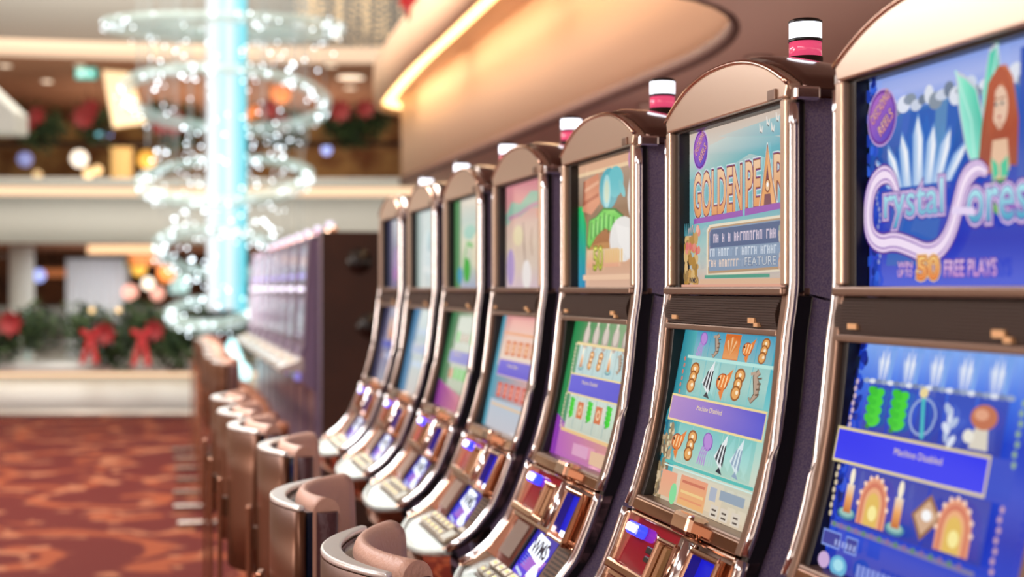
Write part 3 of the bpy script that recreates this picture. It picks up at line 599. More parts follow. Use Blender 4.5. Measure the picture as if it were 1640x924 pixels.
def art_forest(t):
    a = Art(ASP); a.grad(-.06, 0, 1, 1, ['#3a58d8', '#2a3ab8', '#2a4cc0', '#2450a8', '#2f6cb8', '#8aa8e8'])
    a.grad(.0, .82, 1, 1, ['#7e9ce4', '#a8b8f0', '#8aa4ea']); a.poly([(.1, .1), (.36, .1), (.5, .8), (.2, .8)], '#2c62bc'); a.poly([(.36, .55), (.42, .55), (.44, .86), (.38, .86)], '#5a8cc0')
    r = random.Random(4)
    for k in range(26): a.ell(.10+.9*k/26, .845+.02*math.sin(k*2.1), .02+.02*r.random(), .02+.025*r.random(), ['#8a98a8', '#cfd8ea', '#6f8098', '#e2e8f4'][k % 4])
    foliage(a, 0, .06, ['#1a3cae', '#2350c8', '#3264e0', '#122a8a'], 40, 5)
    for k in range(18): a.ell(.075+.01*math.sin(k), .12+.5*k/18, .007, .012, '#8a94c8')
    # ice crystals
    for du, ht, w, ln in ((-.15, .13, .035, -.09), (-.11, .19, .038, -.06), (-.06, .24, .04, -.03), (0, .31, .045, 0), (.055, .25, .04, .03), (.10, .22, .04, .07), (.15, .15, .035, .10)):
        u = .305+du; b0 = .46
        a.poly([(u-w/2-.008, b0), (u-w/2-.008+ln*.6, b0+ht*.75), (u+ln, b0+ht+.02), (u+w/2+.008+ln*.6, b0+ht*.7), (u+w/2+.008, b0)], '#6fa0dc')
        a.poly([(u-w/2, b0), (u-w/2+ln*.6, b0+ht*.72), (u+ln, b0+ht), (u+w/2+ln*.6, b0+ht*.66), (u+w/2, b0)], ['#a8c8ee', '#a8c8ee', '#ffffff', '#e6f0ff', '#c4daf4'])
        a.poly([(u, b0), (u+ln*.6, b0+ht*.66), (u+ln, b0+ht), (u+w/2+ln*.6, b0+ht*.66)], '#f4f8ff')
    # fairy with green wings
    for p in ([(.50, .93), (.545, .90), (.60, .84), (.645, .66), (.655, .50), (.60, .46), (.55, .58), (.515, .76)], [(.63, .62), (.625, .80), (.66, .98), (.70, 1.0), (.715, .84), (.68, .66)]):
        cu = sum(q[0] for q in p)/len(p); cv = sum(q[1] for q in p)/len(p)
        a.poly(p, '#c8d0dc'); a.poly([(cu+(q[0]-cu)*.86, cv+(q[1]-cv)*.9) for q in p], ['#a8f0d8', '#7ce8c8', '#5ad8b8', '#48c0a8', '#58d0b0', '#90f0d8', '#80e8cc', '#a0f0dc'][:len(p)])
        a.line([p[0], (cu, cv), p[-3]], .006, '#b8f4e4')
    a.poly([(.70, .90), (.655, .84), (.625, .66), (.61, .52), (.655, .46), (.70, .5), (.80, .48), (.79, .66), (.765, .84), (.735, .9)], ['#c86a48', '#b8583a', '#a84a30', '#98422a', '#b05034', '#a84a30', '#98422a', '#b05034', '#c06042', '#d07a54'])
    a.poly([(.665, .50), (.675, .60), (.74, .60), (.75, .48), (.72, .40), (.68, .40)], '#e8c0a0')
    a.ell(.707, .735, .036, .085, '#edc8ae', 0, 22); a.ell(.707, .66, .014, .02, '#e0b49a')
    for du in (-.014, .014): a.ell(.705+du, .745, .007, .008, '#4a6a70'); a.line([(.695+du, .765), (.717+du, .768)], .003, '#8a4a34')
    a.line([(.698, .692), (.715, .692)], .005, '#c0605c'); a.line([(.706, .735), (.703, .715)], .002, '#d0a084')
    a.poly([(.670, .86), (.66, .72), (.672, .60), (.690, .80), (.72, .835), (.745, .78), (.752, .62), (.765, .78), (.745, .87), (.71, .9)], '#b8583a')
    a.poly([(.672, .53), (.70, .50), (.705, .46), (.68, .43)], '#3cc89c'); a.poly([(.712, .50), (.745, .53), (.745, .45), (.715, .44)], '#3cc89c'); a.ell(.71, .37, .075, .07, '#3a9a4a'); a.ell(.74, .33, .06, .05, '#68b848')
    a.poly([(.78, .3), (1, .3), (1, .95), (.80, .95)], '#2a56b8')
    # title
    P = [(.205, .425), (.165, .52), (.105, .535), (.045, .48), (.022, .36), (.035, .25), (.10, .20), (.18, .215), (.27, .185), (.36, .145), (.43, .165), (.485, .24), (.52, .36), (.55, .46), (.61, .505), (.655, .47)]
    P = smooth_path(P, 2)
    for w, c in ((.052, '#5a2a98'), (.042, '#e8d0f0'), (.026, '#7a3ab0')): a.line(P, [w*min(1, .35+k*.08, .35+(len(P)-1-k)*.08) for k in range(len(P))], c)
    a.line(P, [.020*min(1, .3+k*.08, .3+(len(P)-1-k)*.08) for k in range(len(P))], '#f6e4fa')
    for st, b in (('rystal', (.125, .275, .445, .475)), ('orest', (.565, .27, .89, .43))):
        a.text(st, *b, '#5a2a98', off=.10); a.text(st, *b, '#e6d2f4', off=.07); a.text(st, *b, '#8a48b8', off=.04); a.text(st, *b, '#b8f0f8', '#3aa0c8', off=.012)
    a.line([(.49, .33), (.60, .315)], .016, '#e8d8f8')
    for b, st in (((.205, .085, .285, .115), 'WIN'), ((.205, .045, .285, .078), 'UP TO')):
        a.otext(st, *b, '#f4d8f0', '#e8b8e8', '#7a3aa8', o1=.06)
    a.otext('50', .315, .035, .425, .135, '#ffe08a', '#f08a30', '#c03a20', '#f8d070', o1=.05, o2=.09); a.otext('FREE PLAYS', .455, .045, .70, .115, '#f4d8f4', '#e0a8e8', '#7a3aa8', o1=.06)
    oval_logo(a, .115, .80, 1.0, .62)
    a.build('upper_display', upper_fn, t)
    a = Art(.434/.289); a.grad(-.1, 0, 1, 1, ['#1a2ca8', '#2444cc', '#2034b8', '#2448cc', '#2444c8', '#4a78e8', '#88b0f4'])
    foliage(a, -.02, .085, ['#0e2a9a', '#1638b8', '#2450d8', '#0a1c70'], 60, 8)
    for k in range(5):
        u = .175+k*.142
        a.grad(u-.066, .615, u+.066, .825, ['#2438a8', '#3a58c8' if k % 2 else '#3048b8', '#3050c0']); a.grad(u-.066, .22, u+.066, .455, ['#2434a8', '#3448b8', '#2c3cac'])
        s_crys(a, u, .895, .85, '#eef4ff'); a.poly([(u+.03, .84), (u+.05, .84), (u+.055, 1), (u+.03, 1)], '#7aa8f0')
    r = random.Random(2)
    for k in range(22): a.ell(.1+.75*k/22, .832, .02, .011, ['#98a8c8', '#e0e6f4', '#7888b0'][k % 3])
    for fn, k in ((s_leaf, 0), (s_leaf, 1), (s_wand, 2), (None, 3), (s_mush, 4)):
        u = .17+k*.137
        if fn: sym(fn, a, u, .715, 1.0)
        else:
            for q in range(6): a.ell(u+.02*math.cos(q*2), .70+.04*(q-2.5)*.6, .022, .018, '#b8c8e8' if q % 2 else '#e0e8fa', .7+q)
    for fn, k in ((s_candle, 0), (s_arch, 1), (s_candle, 2), (s_gem, 3), (s_arch, 4)): sym(fn, a, .14+k*.138, .335, 1.08)
    dots(a, .075, .63, .82, 7, '#c8b0c8'); dots(a, .06, .24, .44, 7, '#d8c8a8'); dots(a, .895, .60, .82, 7, '#98b890'); dots(a, .885, .22, .44, 7, '#c8a0b8')
    a.line([(.08, .20), (.82, .19)], .010, '#7a78a8')
    for k in range(16): a.ell(.1+.7*k/16, .20, .01, .012, ['#5a8a70', '#8a6aa0'][k % 2])
    banner(a, '#2030f4', v0=.475, v1=.605, u0=.03, u1=.80)
    for b in ((.05, .10, .16, .17), (.19, .10, .26, .17)): a.rect(*b, '#7a98e8'); a.rect(b[0]+.005, b[1]+.008, b[2]-.005, b[3]-.008, '#1c2c98')
    for k in range(6): a.rect(.13+.022*k, .115, .14+.022*k, .14, '#a8b8f0')
    a.ell(.085, .04, .035, .035, '#c8a8d8'); a.ell(.175, .035, .05, .045, '#58b0d8'); a.ell(.175, .04, .03, .025, '#a0e0f0')
    for k in range(9): a.rect(.28+.027*k, .02+.004*(k % 2), .30+.027*k, .075, '#7a90e0')
    a.rect(.62, .03, .68, .09, '#c8a058')
    a.build('lower_display', lower_fn, t)
def art_pearl(t):
    a = Art(ASP); a.grad(0, 0, 1, 1, ['#d8b0a0', '#b8c0bc', '#9cc4c4', '#7cb4bc', '#6fb0b8', '#8cc0c4', '#cfd0c8', '#d8c4b4'])
    a.poly([(.0, .70), (.0, .86), (.5, .93), (1, .80), (1, .66), (.6, .78), (.3, .70)], ['#98c4c4', '#cfd4cc', '#c4d4d0', '#60b0c0', '#3f9cb0', '#6cb4bc', '#86c0c0'])
    a.poly([(.3, .93), (1, .96), (1, .83), (.7, .86)], ['#d0d0c8', '#8cc4cc', '#58b0c4', '#98c8c8'])
    for u, v in ((.70, .91), (.76, .94), (.80, .90), (.84, .95), (.88, .91), (.90, .955)): a.line([(u-.012, v+.03), (u-.004, v-.015), (u+.008, v-.02), (u+.014, v+.012)], [.003, .012, .010, .003], '#f0e8e0'); a.line([(u-.006, v-.018), (u+.008, v-.028)], .004, '#6a7878')
    oval_logo(a, .125, .875, .92, .72)
    for st, b in (('GOLDEN', (.055, .455, .535, .72)), ('PE', (.575, .475, .70, .725)), ('RL', (.82, .50, 1.0, .735))):
        a.text(st, *b, '#d8e4e4', off=.075); a.text(st, *b, '#7a4a8a', off=.055)
        a.text(st, *b, '#8a4a38', off=.040); a.text(st, *b, '#f2cca6', '#e0985c', off=.020)
    A = [(.705, .465), (.735, .62), (.762, .80), (.768, .80), (.80, .62), (.835, .47), (.80, .47), (.785, .56), (.745, .56), (.735, .465)]
    cu, cv = .768, .6
    a.poly([(cu+(p[0]-cu)*1.25, cv+(p[1]-cv)*1.1) for p in A[:6]], '#d8e4e4'); a.poly([(cu+(p[0]-cu)*1.12, cv+(p[1]-cv)*1.04) for p in A[:6]], '#7a4a58')
    a.poly(A[:3]+[(.765, .70), (.745, .56), (.735, .465)], '#e8a468'); a.poly([(.765, .70)]+A[3:6]+[(.80, .47), (.785, .56)], '#eeb27c')
    a.line([(.74, .54), (.79, .54)], .012, '#e8a468'); a.ell(.768, .575, .022, .04, '#8a4a38'); a.ell(.768, .575, .016, .03, '#f0c89c'); a.ell(.768, .58, .008, .013, '#fff')
    a.poly([(.06, .405), (.55, .42), (.55, .455), (.06, .44)], '#9a58b0'); a.poly([(.57, .42), (1, .44), (1, .475), (.57, .46)], '#9a58b0')
    # panel
    a.poly([(.20, .07), (.20, .36), (.23, .39), (.90, .40), (.93, .37), (.93, .09)], '#e8dcc4'); a.poly([(.215, .085), (.215, .35), (.24, .375), (.89, .385), (.915, .36), (.915, .10)], '#b89878')
    a.poly([(.225, .10), (.225, .34), (.25, .365), (.88, .375), (.905, .35), (.905, .115)], '#8a9cb4'); a.poly([(.235, .245), (.235, .34), (.25, .358), (.88, .368), (.895, .35), (.895, .25)], '#58688c')
    r = random.Random(9)
    def glyphrow(u0, u1, v, h, c, n):
        for k in range(n):
            u = u0+(u1-u0)*k/n; w = (u1-u0)/n
            if r.random() < .1: continue
            q = r.random(); a.rect(u, v, u+w*.26, v+h, c); a.rect(u, v+h*(.8 if q < .6 else .4), u+w*.72, v+h*(1 if q < .6 else .55), c)
            if q > .35: a.rect(u+w*.5, v, u+w*.74, v+h*.9, c)
    glyphrow(.27, .86, .275, .055, '#d8c8d8', 20); glyphrow(.25, .88, .19, .048, '#cfd8e4', 22)
    a.otext('FEATURE', .60, .125, .87, .175, '#d8dce0', '#c0c8d0', '#5a6888', o1=.04); glyphrow(.25, .56, .125, .045, '#e8d0c0', 11)
    # reef at left and right
    for k in range(34): a.ell(.02+.13*r.random(), .02+.30*r.random(), .014+.02*r.random(), .02+.03*r.random(), ['#c89a58', '#b0843c', '#d8b478', '#9a7a48'][k % 4])
    for k in range(14): a.ell(.04+.14*r.random(), .22+.16*r.random(), .016, .026, ['#e08a78', '#d86a68', '#f0b09c'][k % 3])
    for k in range(6): a.line([(.03+.015*k, .33), (.025+.02*k, .41)], [.012, .004], '#2f8a98')
    for k in range(26): a.ell(.93+.07*r.random(), .06+.34*r.random(), .014+.012*r.random(), .02+.02*r.random(), ['#c8b8a8', '#98a8a0', '#e0a080', '#d0c0b0'][k % 4])
    a.rect(.25, .055, .85, .075, '#58a088'); a.rect(.2, .02, .95, .05, '#e0b898'); a.rect(.0, .0, 1, .018, '#e4a890')
    a.text('WMS', .085, .028, .165, .062, '#20283c', off=.02)
    a.build('upper_display', upper_fn, t)
    a = Art(.434/.289); a.grad(-.1, 0, 1, 1, ['#dcc8ac', '#d4ceb8', '#c8d4c4', '#a8d2c6', '#84c8c4', '#58b6c2', '#42a8be', '#2c98b8'])
    a.hgrad(-.02, .1, .16, .99, '#1c8498', '#58b4b8'); foliage(a, 0, .12, ['#b89c78', '#94805e', '#d8c09c', '#7c6c58'], 70, 11, 0, .42); foliage(a, .02, .05, ['#1a6f88', '#2a8898'], 8, 4, .38, .5)
    for k in range(5):
        u = .245+k*.145
        a.grad(u-.07, .62, u+.07, .825, ['#8cc8c4', '#a8d4cc', '#98ccc8']); a.grad(u-.07, .235, u+.07, .455, ['#b0d4c4', '#98d0c8', '#78c4c0']); a.grad(u-.07, .845, u+.07, .985, ['#80b8c0', '#6cb0c4', '#4aa0c0'])
    a.rect(.465, .845, .605, .985, '#e07a34'); a.grad(.468, .85, .602, .98, ['#e8a060', '#d86a28'])
    for fn, k in ((s_jelly, 0), (s_horse, 1), (s_shell, 2), (s_fish, 3), (s_nugget, 4)): sym(fn, a, .245+k*.145, .91, .84)
    for fn, k in ((s_nugget, 0), (s_angel, 1), (s_fish, 2), (s_nugget, 3), (s_horse, 4)): sym(fn, a, .235+k*.145, .72, 1.08)
    for fn, k in ((s_fish, 0), (s_nugget, 1), (s_jelly, 2), (s_angel, 3)): sym(fn, a, .21+k*.143, .345, 1.08)
    sym(s_angel, a, .21+4*.143, .345, 1.06, '#90a8c0', '#dcecf0')
    a.line([(.165, .835), (.975, .83)], .009, '#b8e8e0'); a.line([(.14, .225), (.97, .225)], .009, '#58c0b8'); a.line([(.14, .205), (.97, .205)], .004, '#d0f0e8')
    dots(a, .15, .63, .82, 6, '#c87868'); dots(a, .135, .25, .43, 6, '#d8d0a8')
    banner(a, '#4a50d0', '#b088c8', '#f0d89a', .47, .60, .095, .965)
    a.grad(.14, .03, .30, .175, ['#e8b490', '#f0a888']); a.grad(.34, .02, .60, .18, ['#f0b878', '#eca080']); a.rect(.36, .14, .58, .155, '#d07a60'); a.rect(.36, .085, .58, .10, '#f4d090'); a.rect(.36, .05, .58, .06, '#e89a70')
    a.ell(.29, .06, .035, .06, '#8ce0a0'); a.rect(.63, .10, .69, .17, '#b0b8c8'); a.rect(.72, .12, .93, .17, '#98a8b8')
    for u in (.66, .75, .85): a.rect(u, .02, u+.07, .085, '#e0d4c4'); a.rect(u+.015, .03, u+.055, .04, '#5a5048'); a.rect(u+.015, .055, u+.055, .065, '#5a5048')
    a.build('lower_display', lower_fn, t)
def reels(a, u0, rows, cols, fns, seed, s=.85):
    r = random.Random(seed)
    for v in rows:
        for k in range(5):
            fn = fns[r.randrange(len(fns))]
            sym(fn, a, u0+k*.145, v, s)
def art_green(t):
    a = Art(ASP); a.grad(0, 0, 1, 1, ['#e0b8a0', '#d8a888', '#b07a50', '#8a6a50', '#a8907c', '#c8a890'])
    a.rect(0, .93, 1, 1, '#e0b090'); a.rect(0, .90, 1, .93, '#f0d0a8'); a.poly([(.0, 0), (.12, 0), (.14, .5), (.06, .66), (.0, .66)], ['#3a9ac8', '#2a8ab8', '#1aa050', '#30d070', '#20b858'])
    a.poly([(.07, .62), (.10, .86), (.34, .90), (.36, .66), (.22, .58)], '#d89070'); a.line([(.09, .68), (.34, .73)], .015, '#b86a50'); a.line([(.1, .78), (.34, .83)], .015, '#e8b090'); a.line([(.09, .66), (.10, .86)], .02, '#9a5038')
    a.ell(.50, .76, .15, .16, '#58b0bc'); a.ell(.60, .80, .12, .12, '#6cc4cc'); a.ell(.47, .74, .06, .13, '#a8dce0'); a.ell(.47, .74, .04, .09, '#cfe0c8'); a.ell(.70, .74, .06, .04, '#7cc8cc', -.7)
    a.ell(.42, .36, .22, .10, '#a86a38'); a.ell(.42, .30, .24, .05, '#c08850')
    G = [(.14, .34), (.18, .54), (.30, .56), (.42, .62), (.60, .60), (.72, .54), (.70, .40), (.56, .42), (.44, .46), (.30, .40), (.18, .30)]
    a.poly(G, '#2a7a34'); a.poly([(.42+(p[0]-.42)*.93, .47+(p[1]-.47)*.9) for p in G], ['#88d858', '#70c850', '#80d860', '#60c048', '#88d868', '#68c850', '#50b040', '#60c050', '#70d058', '#58b848', '#68c850'])
    for k, sh in enumerate((0, .01, .02, .03, .02, .01, 0)): u = .22+.07*k; a.line([(u, .38+sh*2), (u+.012, .52+sh*2)], .012, '#2a6a34'); a.line([(u+.03, .40+sh*2), (u+.034, .50+sh*2)], .007, '#c0f0a0')
    a.ell(.72, .36, .2, .17, '#e8e4e0'); a.ell(.90, .66, .11, .2, '#e4e0dc'); a.ell(.90, .70, .075, .14, '#f8f4ee'); a.ell(.88, .55, .05, .07, '#e8b8a0'); a.ell(.87, .63, .012, .02, '#3a3030'); a.ell(.93, .63, .012, .02, '#3a3030'); a.line([(.85, .52), (.93, .50)], .01, '#b86a58')
    a.poly([(.62, .48), (.80, .44), (.98, .46), (.98, .24), (.78, .22), (.66, .34)], '#f0ece8'); a.ell(.9, .94, .10, .12, '#c890b8'); a.ell(.9, .94, .08, .09, '#b070a8')
    a.grad(.16, .16, .66, .30, ['#e8a888', '#e8c8a0']); a.otext('50', .27, .14, .42, .32, '#e8e870', '#b8c040', '#788020', o1=.05)
    for k in range(7): a.rect(.46+.04*k, .19, .485+.04*k, .29, '#e8c080')
    a.rect(0.1, .06, 1, .10, '#f0c8a8'); a.ell(.94, .2, .05, .09, '#d0ccc8')
    a.build('upper_display', upper_fn, t)
    a = Art(.434/.289); a.hgrad(-.05, 0, 1, 1, '#108848', '#9cb890'); a.poly([(0, 0), (.3, 0), (.25, .22), (0, .3)], '#9038b0'); a.poly([(.1, 0), (1, 0), (1, .18), (.1, .24)], ['#b860c0', '#d088a0', '#e0a088', '#c070b8'])
    a.grad(.17, .2, .96, .83, ['#c8d0c0', '#d0dcd0', '#b8d4d4', '#c0d8d8'])
    for k in range(5): u = .25+.15*k; a.ell(u, .88, .05, .09, '#b8a8a0'); a.ell(u, .90, .035, .06, '#dcd0c4'); a.ell(u, .98, .015, .05, '#e8dccc')
    reels(a, .25, (.72,), 5, [s_candle, s_horse, s_nugget], 3); reels(a, .25, (.36,), 5, [s_gem, s_rect, s_leaf], 5)
    for k in range(6): a.line([(.175+.155*k, .22), (.175+.155*k, .82)], .005, '#8ab0b0')
    a.line([(.16, .83), (.97, .82)], .010, '#f0d8a0'); a.line([(.16, .2), (.97, .19)], .012, '#f0c890'); banner(a, '#5450d0', '#5c58d8', '#f0d898', .47, .60, .16, .97)
    dots(a, .155, .62, .82, 8, '#f0e0c0'); dots(a, .15, .22, .45, 9, '#f0e0c0'); a.rect(.42, .05, .66, .13, '#e0a8c8'); a.rect(.7, .03, .95, .12, '#e8c0a0')
    a.build('lower_display', lower_fn, t)
def art_pink(t):
    a = Art(ASP); a.grad(0, 0, 1, 1, ['#d8c0c8', '#dcc8b8', '#d8c0ac', '#d8b8a8', '#d09090', '#d88a94'])
    a.line([(.0, .66), (.15, .76), (.35, .74), (.6, .82), (.9, .80), (1, .84)], [.06, .08, .06, .08, .07, .08], '#8cb8a4'); a.line([(.05, .68), (.3, .70), (.6, .76), (1, .79)], .02, '#b88aa0')
    for p, c in (([(.42, .62), (.44, .40), (.47, .22)], '#8a6a60'), ([(.62, .56), (.60, .42), (.63, .30)], '#b08a78'), ([(.75, .6), (.78, .35)], '#c8a090')): a.line(p, [.012, .02, .01], c)
    a.ell(.5, .12, .1, .14, '#f0e8e4'); a.ell(.12, .2, .1, .18, '#b098c8'); a.ell(.3, .5, .12, .1, '#e0d0a8'); a.ell(.8, .68, .08, .06, '#e0a088')
    a.build('upper_display', upper_fn, t)
    a = Art(.434/.289); a.hgrad(-.05, 0, 1, 1, '#48a0b8', '#e0a8a0'); a.grad(.1, .55, 1, 1, ['#e8d8c8', '#e8c8b8', '#e09898']); a.grad(.1, 0, 1, .25, ['#c8c8d0', '#c0ccd8'])
    reels(a, .27, (.71,), 5, [s_rect], 2, .95); reels(a, .27, (.34,), 5, [lambda q, u, v, s: s_rect(q, u, v, s, '#d86858', '#f0a898')], 2, .95); a.line([(.16, .84), (.96, .83)], .01, '#e8a070'); a.line([(.16, .21), (.96, .20)], .01, '#e8c8a0')
    banner(a, '#6a60d0', '#7468d8', '#d8b8c0', .47, .60, .15, .97); a.build('lower_display', lower_fn, t)
def art_lime(t):
    a = Art(ASP); a.hgrad(0, 0, 1, 1, '#4a8a50', '#c8ccc0'); a.grad(.2, 0, 1, 1, ['#a8b0c8', '#c8d0b8', '#d8d8c0', '#b8c8c0', '#d8d0c4'])
    a.ell(.4, .2, .12, .14, '#48b048'); a.ell(.18, .14, .09, .1, '#3a98b8'); a.ell(.5, .62, .2, .08, '#98c8b8'); a.ell(.7, .4, .14, .2, '#e4dcc0'); a.line([(.3, .3), (.42, .5), (.6, .46)], .03, '#80c078'); a.build('upper_display', upper_fn, t)
    a = Art(.434/.289); a.hgrad(-.05, 0, 1, 1, '#0f7038', '#c8d4c0'); a.grad(.28, .2, 1, .95, ['#c8d0b8', '#d8dcd0', '#d0d8cc']); a.poly([(0, 0), (1, 0), (1, .14), (.2, .24), (0, .28)], ['#8a3098', '#e09090', '#e0a090', '#c070a8', '#903098'])
    reels(a, .36, (.73, .36), 4, [s_leaf, s_gem, s_rect], 8, .7); banner(a, '#9a98d8', '#a8a8e0', '#d8d8c0', .47, .59, .25, .97); a.build('lower_display', lower_fn, t)
def art_white(t):
    a = Art(ASP); a.hgrad(0, 0, 1, 1, '#a8b8b0', '#cfd8d8'); a.grad(.15, 0, 1, 1, ['#d8e0dc', '#d0dcdc', '#c0d0d0', '#c8d4d4']); a.ell(.5, .45, .2, .3, '#dce8e8'); a.ell(.55, .6, .12, .14, '#b8d0d4'); a.line([(.3, .25), (.7, .22)], .04, '#e8eeec'); a.build('upper_display', upper_fn, t)
    a = Art(.434/.289); a.hgrad(-.05, 0, 1, 1, '#2a78a8', '#d0dcdc'); a.grad(.3, 0, 1, 1, ['#d8d0cc', '#d4dcd8', '#c4d4d8', '#d0dcdc']); reels(a, .4, (.72, .34), 4, [lambda q, u, v, s: s_crys(q, u, v, s, '#c8d8e8')], 8, .7); banner(a, '#b8c4e0', '#c0cce4', '#e0e4e0', .47, .58, .28, .97); a.build('lower_display', lower_fn, t)
def art_night(t, c1='#2a2a48', c2='#8a90b0'):
    a = Art(ASP); a.hgrad(0, 0, 1, 1, c1, c2); a.grad(.25, 0, 1, 1, ['#6a6890', '#9080a8', '#8a90a8', '#a8b0bc']); a.ell(.55, .4, .14, .2, '#a890c0'); a.ell(.7, .7, .12, .1, '#b8c4cc'); a.ell(.45, .2, .1, .1, '#b070b8'); a.build('upper_display', upper_fn, t)
    a = Art(.434/.289); a.hgrad(-.05, 0, 1, 1, '#1a1c48', '#9090a8'); a.grad(.3, 0, 1, 1, ['#a0a0b0', '#8a88a8', '#7478a8', '#a8a8b8']); a.ell(.5, .72, .1, .14, '#e8c0a0'); a.ell(.6, .6, .09, .1, '#e09868'); reels(a, .4, (.34,), 4, [s_gem, s_crys], 6, .7); banner(a, '#5058b0', '#5860b8', '#9098b8', .45, .55, .25, .97); a.build('lower_display', lower_fn, t)
def art_silver(t):
    a = Art(ASP); a.hgrad(0, 0, 1, 1, '#585870', '#9aa4b8'); a.grad(.3, 0, 1, 1, ['#7068a0', '#8a90a8', '#a8b4c0', '#98a0ac']); a.ell(.55, .45, .16, .2, '#b8c8d0'); a.build('upper_display', upper_fn, t)
    a = Art(.434/.289); a.hgrad(-.05, 0, 1, 1, '#3a3448', '#8a88a8'); a.grad(.3, 0, 1, 1, ['#787098', '#6c64a0', '#7c7898']); reels(a, .4, (.72, .34), 4, [s_crys, s_gem], 6, .7); banner(a, '#5a58a8', '#6a68b0', '#a0a0b8', .45, .55, .25, .97); a.build('lower_display', lower_fn, t)

proto = make_machine(); protos = proto
def put_machine(t, s, back=0, flip=False):
    x, y = row_pt(s, back); t.location = (x, y, 0); t.rotation_euler = (0, 0, RZ+(PI if flip else 0))
NEAR = [(-.633, art_forest, 'slot machine showing the blue Crystal Forest game, nearest to the viewer'),
        (.0, art_pearl, 'slot machine showing the teal and orange Golden Pearl game under a lit beacon'),
        (.66, art_green, 'slot machine with green lettering and a white cartoon figure on its upper screen'),
        (1.32, art_pink, 'slot machine with a pink upper screen crossed by a teal ribbon'),
        (1.98, art_lime, 'slot machine with pale green upper screen, between pink one and white one'),
        (2.64, art_white, 'slot machine with almost white screens, second from far end of near row'),
        (3.30, art_night, 'slot machine with dim lilac screens at far end of near row')]
for i, (s, art, lab) in enumerate(NEAR):
    t = proto if i == 0 else dup(proto)
    put_machine(t, s); tag(t, lab, 'slot machine', 'slot machines of the near row')
    art(t); wms_screen(t)
def make_upright():
    t = empty('slot_machine'); SIL = mat('silver_lilac', '#b8b0c4', .22, .85); SIDE = mat('lilac_side', '#8a7a98', .3, .6)
    S = [(.46, -H+.1), (.46, .31), (.05, .31), (.0, .28), (-.015, .02), (-.03, -.34), (-.05, -.40), (-.05, -.55), (.03, -.62), (.03, -H+.1)]
    MB().prism(S, lambda y, w, x: (x, y, H+w), .012, .488).build('cabinet', SIDE, t, .006)
    for x in (.0, .47):
        b = MB(); b.prism([(.06, .33), (-.012, .30), (-.03, .02), (-.045, -.34), (-.07, -.40), (-.05, -.40), (-.028, -.34), (-.013, .02), (.0, .28), (.06, .315)], lambda y, w, q: (q, y, H+w), x, x+.03); b.build('side_frame', SIL, t, .004)
    M = frame(.03, .000, .275, .014, .02)
    MB().box((.0, .0, -.01), (.44, .25, .004), M).build('upper_bezel', BEZEL, t)
    MB().box((.02, .02, .0035), (.42, .235, .006), M).build('upper_display', mat('dim_upper_screen', '#101018', .1, 0, emit='#747a9c', es=.75, noise=(9, '#303040')), t)
    M = frame(.03, .0165, -.03, .031, -.335)
    MB().box((.0, .0, -.01), (.44, .30, .004), M).build('lower_bezel', BEZEL, t)
    MB().box((.02, .02, .0035), (.42, .28, .006), M).build('lower_display', mat('dim_lower_screen', '#101018', .1, 0, emit='#5c5478', es=.7), t)
    M = frame(.0, .015, .02, .0165, -.03); b = MB(); b.box((.03, .0, -.01), (.47, .05, .010), M); b.build('speaker_bar', SIL, t, .003)
    for k in range(3): MB().ball(tuple(M @ Vector((.10+.15*k, .025, .012))), .012, 10, 6).build('bar_light', mat('white_bar_light', '#d8d8e8', .2, 0, emit='#e8e4ff', es=1.7), t)
    for k in range(2): MB().ball((.12+.26*k, -.012, H+.075), .013, 10, 6).build('lilac_light', mat('lilac_light', '#8878c0', .2, 0, emit='#9a80ff', es=1.6), t)
    D = [(-.03, -.405), (-.17, -.455), (-.185, -.475), (-.17, -.495), (-.03, -.495)]
    MB().prism(D, lambda y, w, x: (x, y, H+w), .004, .496).build('button_shelf', mat('steel_shelf', '#d0ccc8', .25, .7), t, .006)
    MF = frame(.0, .05, -.412, .16, -.451)
    for k in range(6): MB().box((.05+.066*k, .03, -.002), (.10+.066*k, .075, .010), MF).build('button', BTN, t, .003)
    MB().box((.05, -.052-.02, H-.535), (.20, -.045, H-.510)).build('green_light', mat('green_panel_light', '#203018', .3, 0, emit='#78a848', es=.7), t)
    MB().box((.26, -.052-.02, H-.545), (.46, -.045, H-.505)).build('violet_light', mat('violet_panel_light', '#302848', .3, 0, emit='#8f86e0', es=.9), t)
    MB().box((.01, .0, 0), (.49, .46, .12)).build('plinth', BASEM, t, .004)
    M = Matrix.Translation((.25, .15, 0)); r = .026
    MB().lathe([(.05, H+.31), (.03, H+.34), (.028, H+.355)], M=M).build('beacon_base', CHROMEW, t)
    MB().lathe([(r, H+.355), (r, H+.372)], M=M).build('red_lens', LENSR, t); MB().lathe([(r, H+.372), (r, H+.40), (.015, H+.405), (.002, H+.406)], M=M).build('white_lens', mat('pale_beacon_lens', '#c8c8e0', .3, 0, emit='#dcdcff', es=.8), t)
    MB().lathe([(.03, H+.31), (.022, H+.36), (.002, H+.375)], c=(.43, .15)).build('corner_knob', CHROMEW, t)
    return t
upright = make_upright()
ORD = ['first', 'second', 'third', 'fourth', 'fifth', 'sixth', 'seventh', 'eighth', 'ninth']
fp = None
for i in range(8):
    t = upright if i == 0 else dup(upright); put_machine(t, 6.10+.66*i+.49)
    tag(t, 'slot machine in the far row beside the chandelier, %s from its brown end panel' % ORD[i], 'slot machine', 'slot machines of the far row')
for i in range(2):
    t = dup(upright); put_machine(t, 6.10+.66*i, 1.06, True)
    tag(t, 'slot machine backing onto the far row, %s from the end panel, mostly hidden' % ORD[i], 'slot machine', 'slot machines behind the far row')
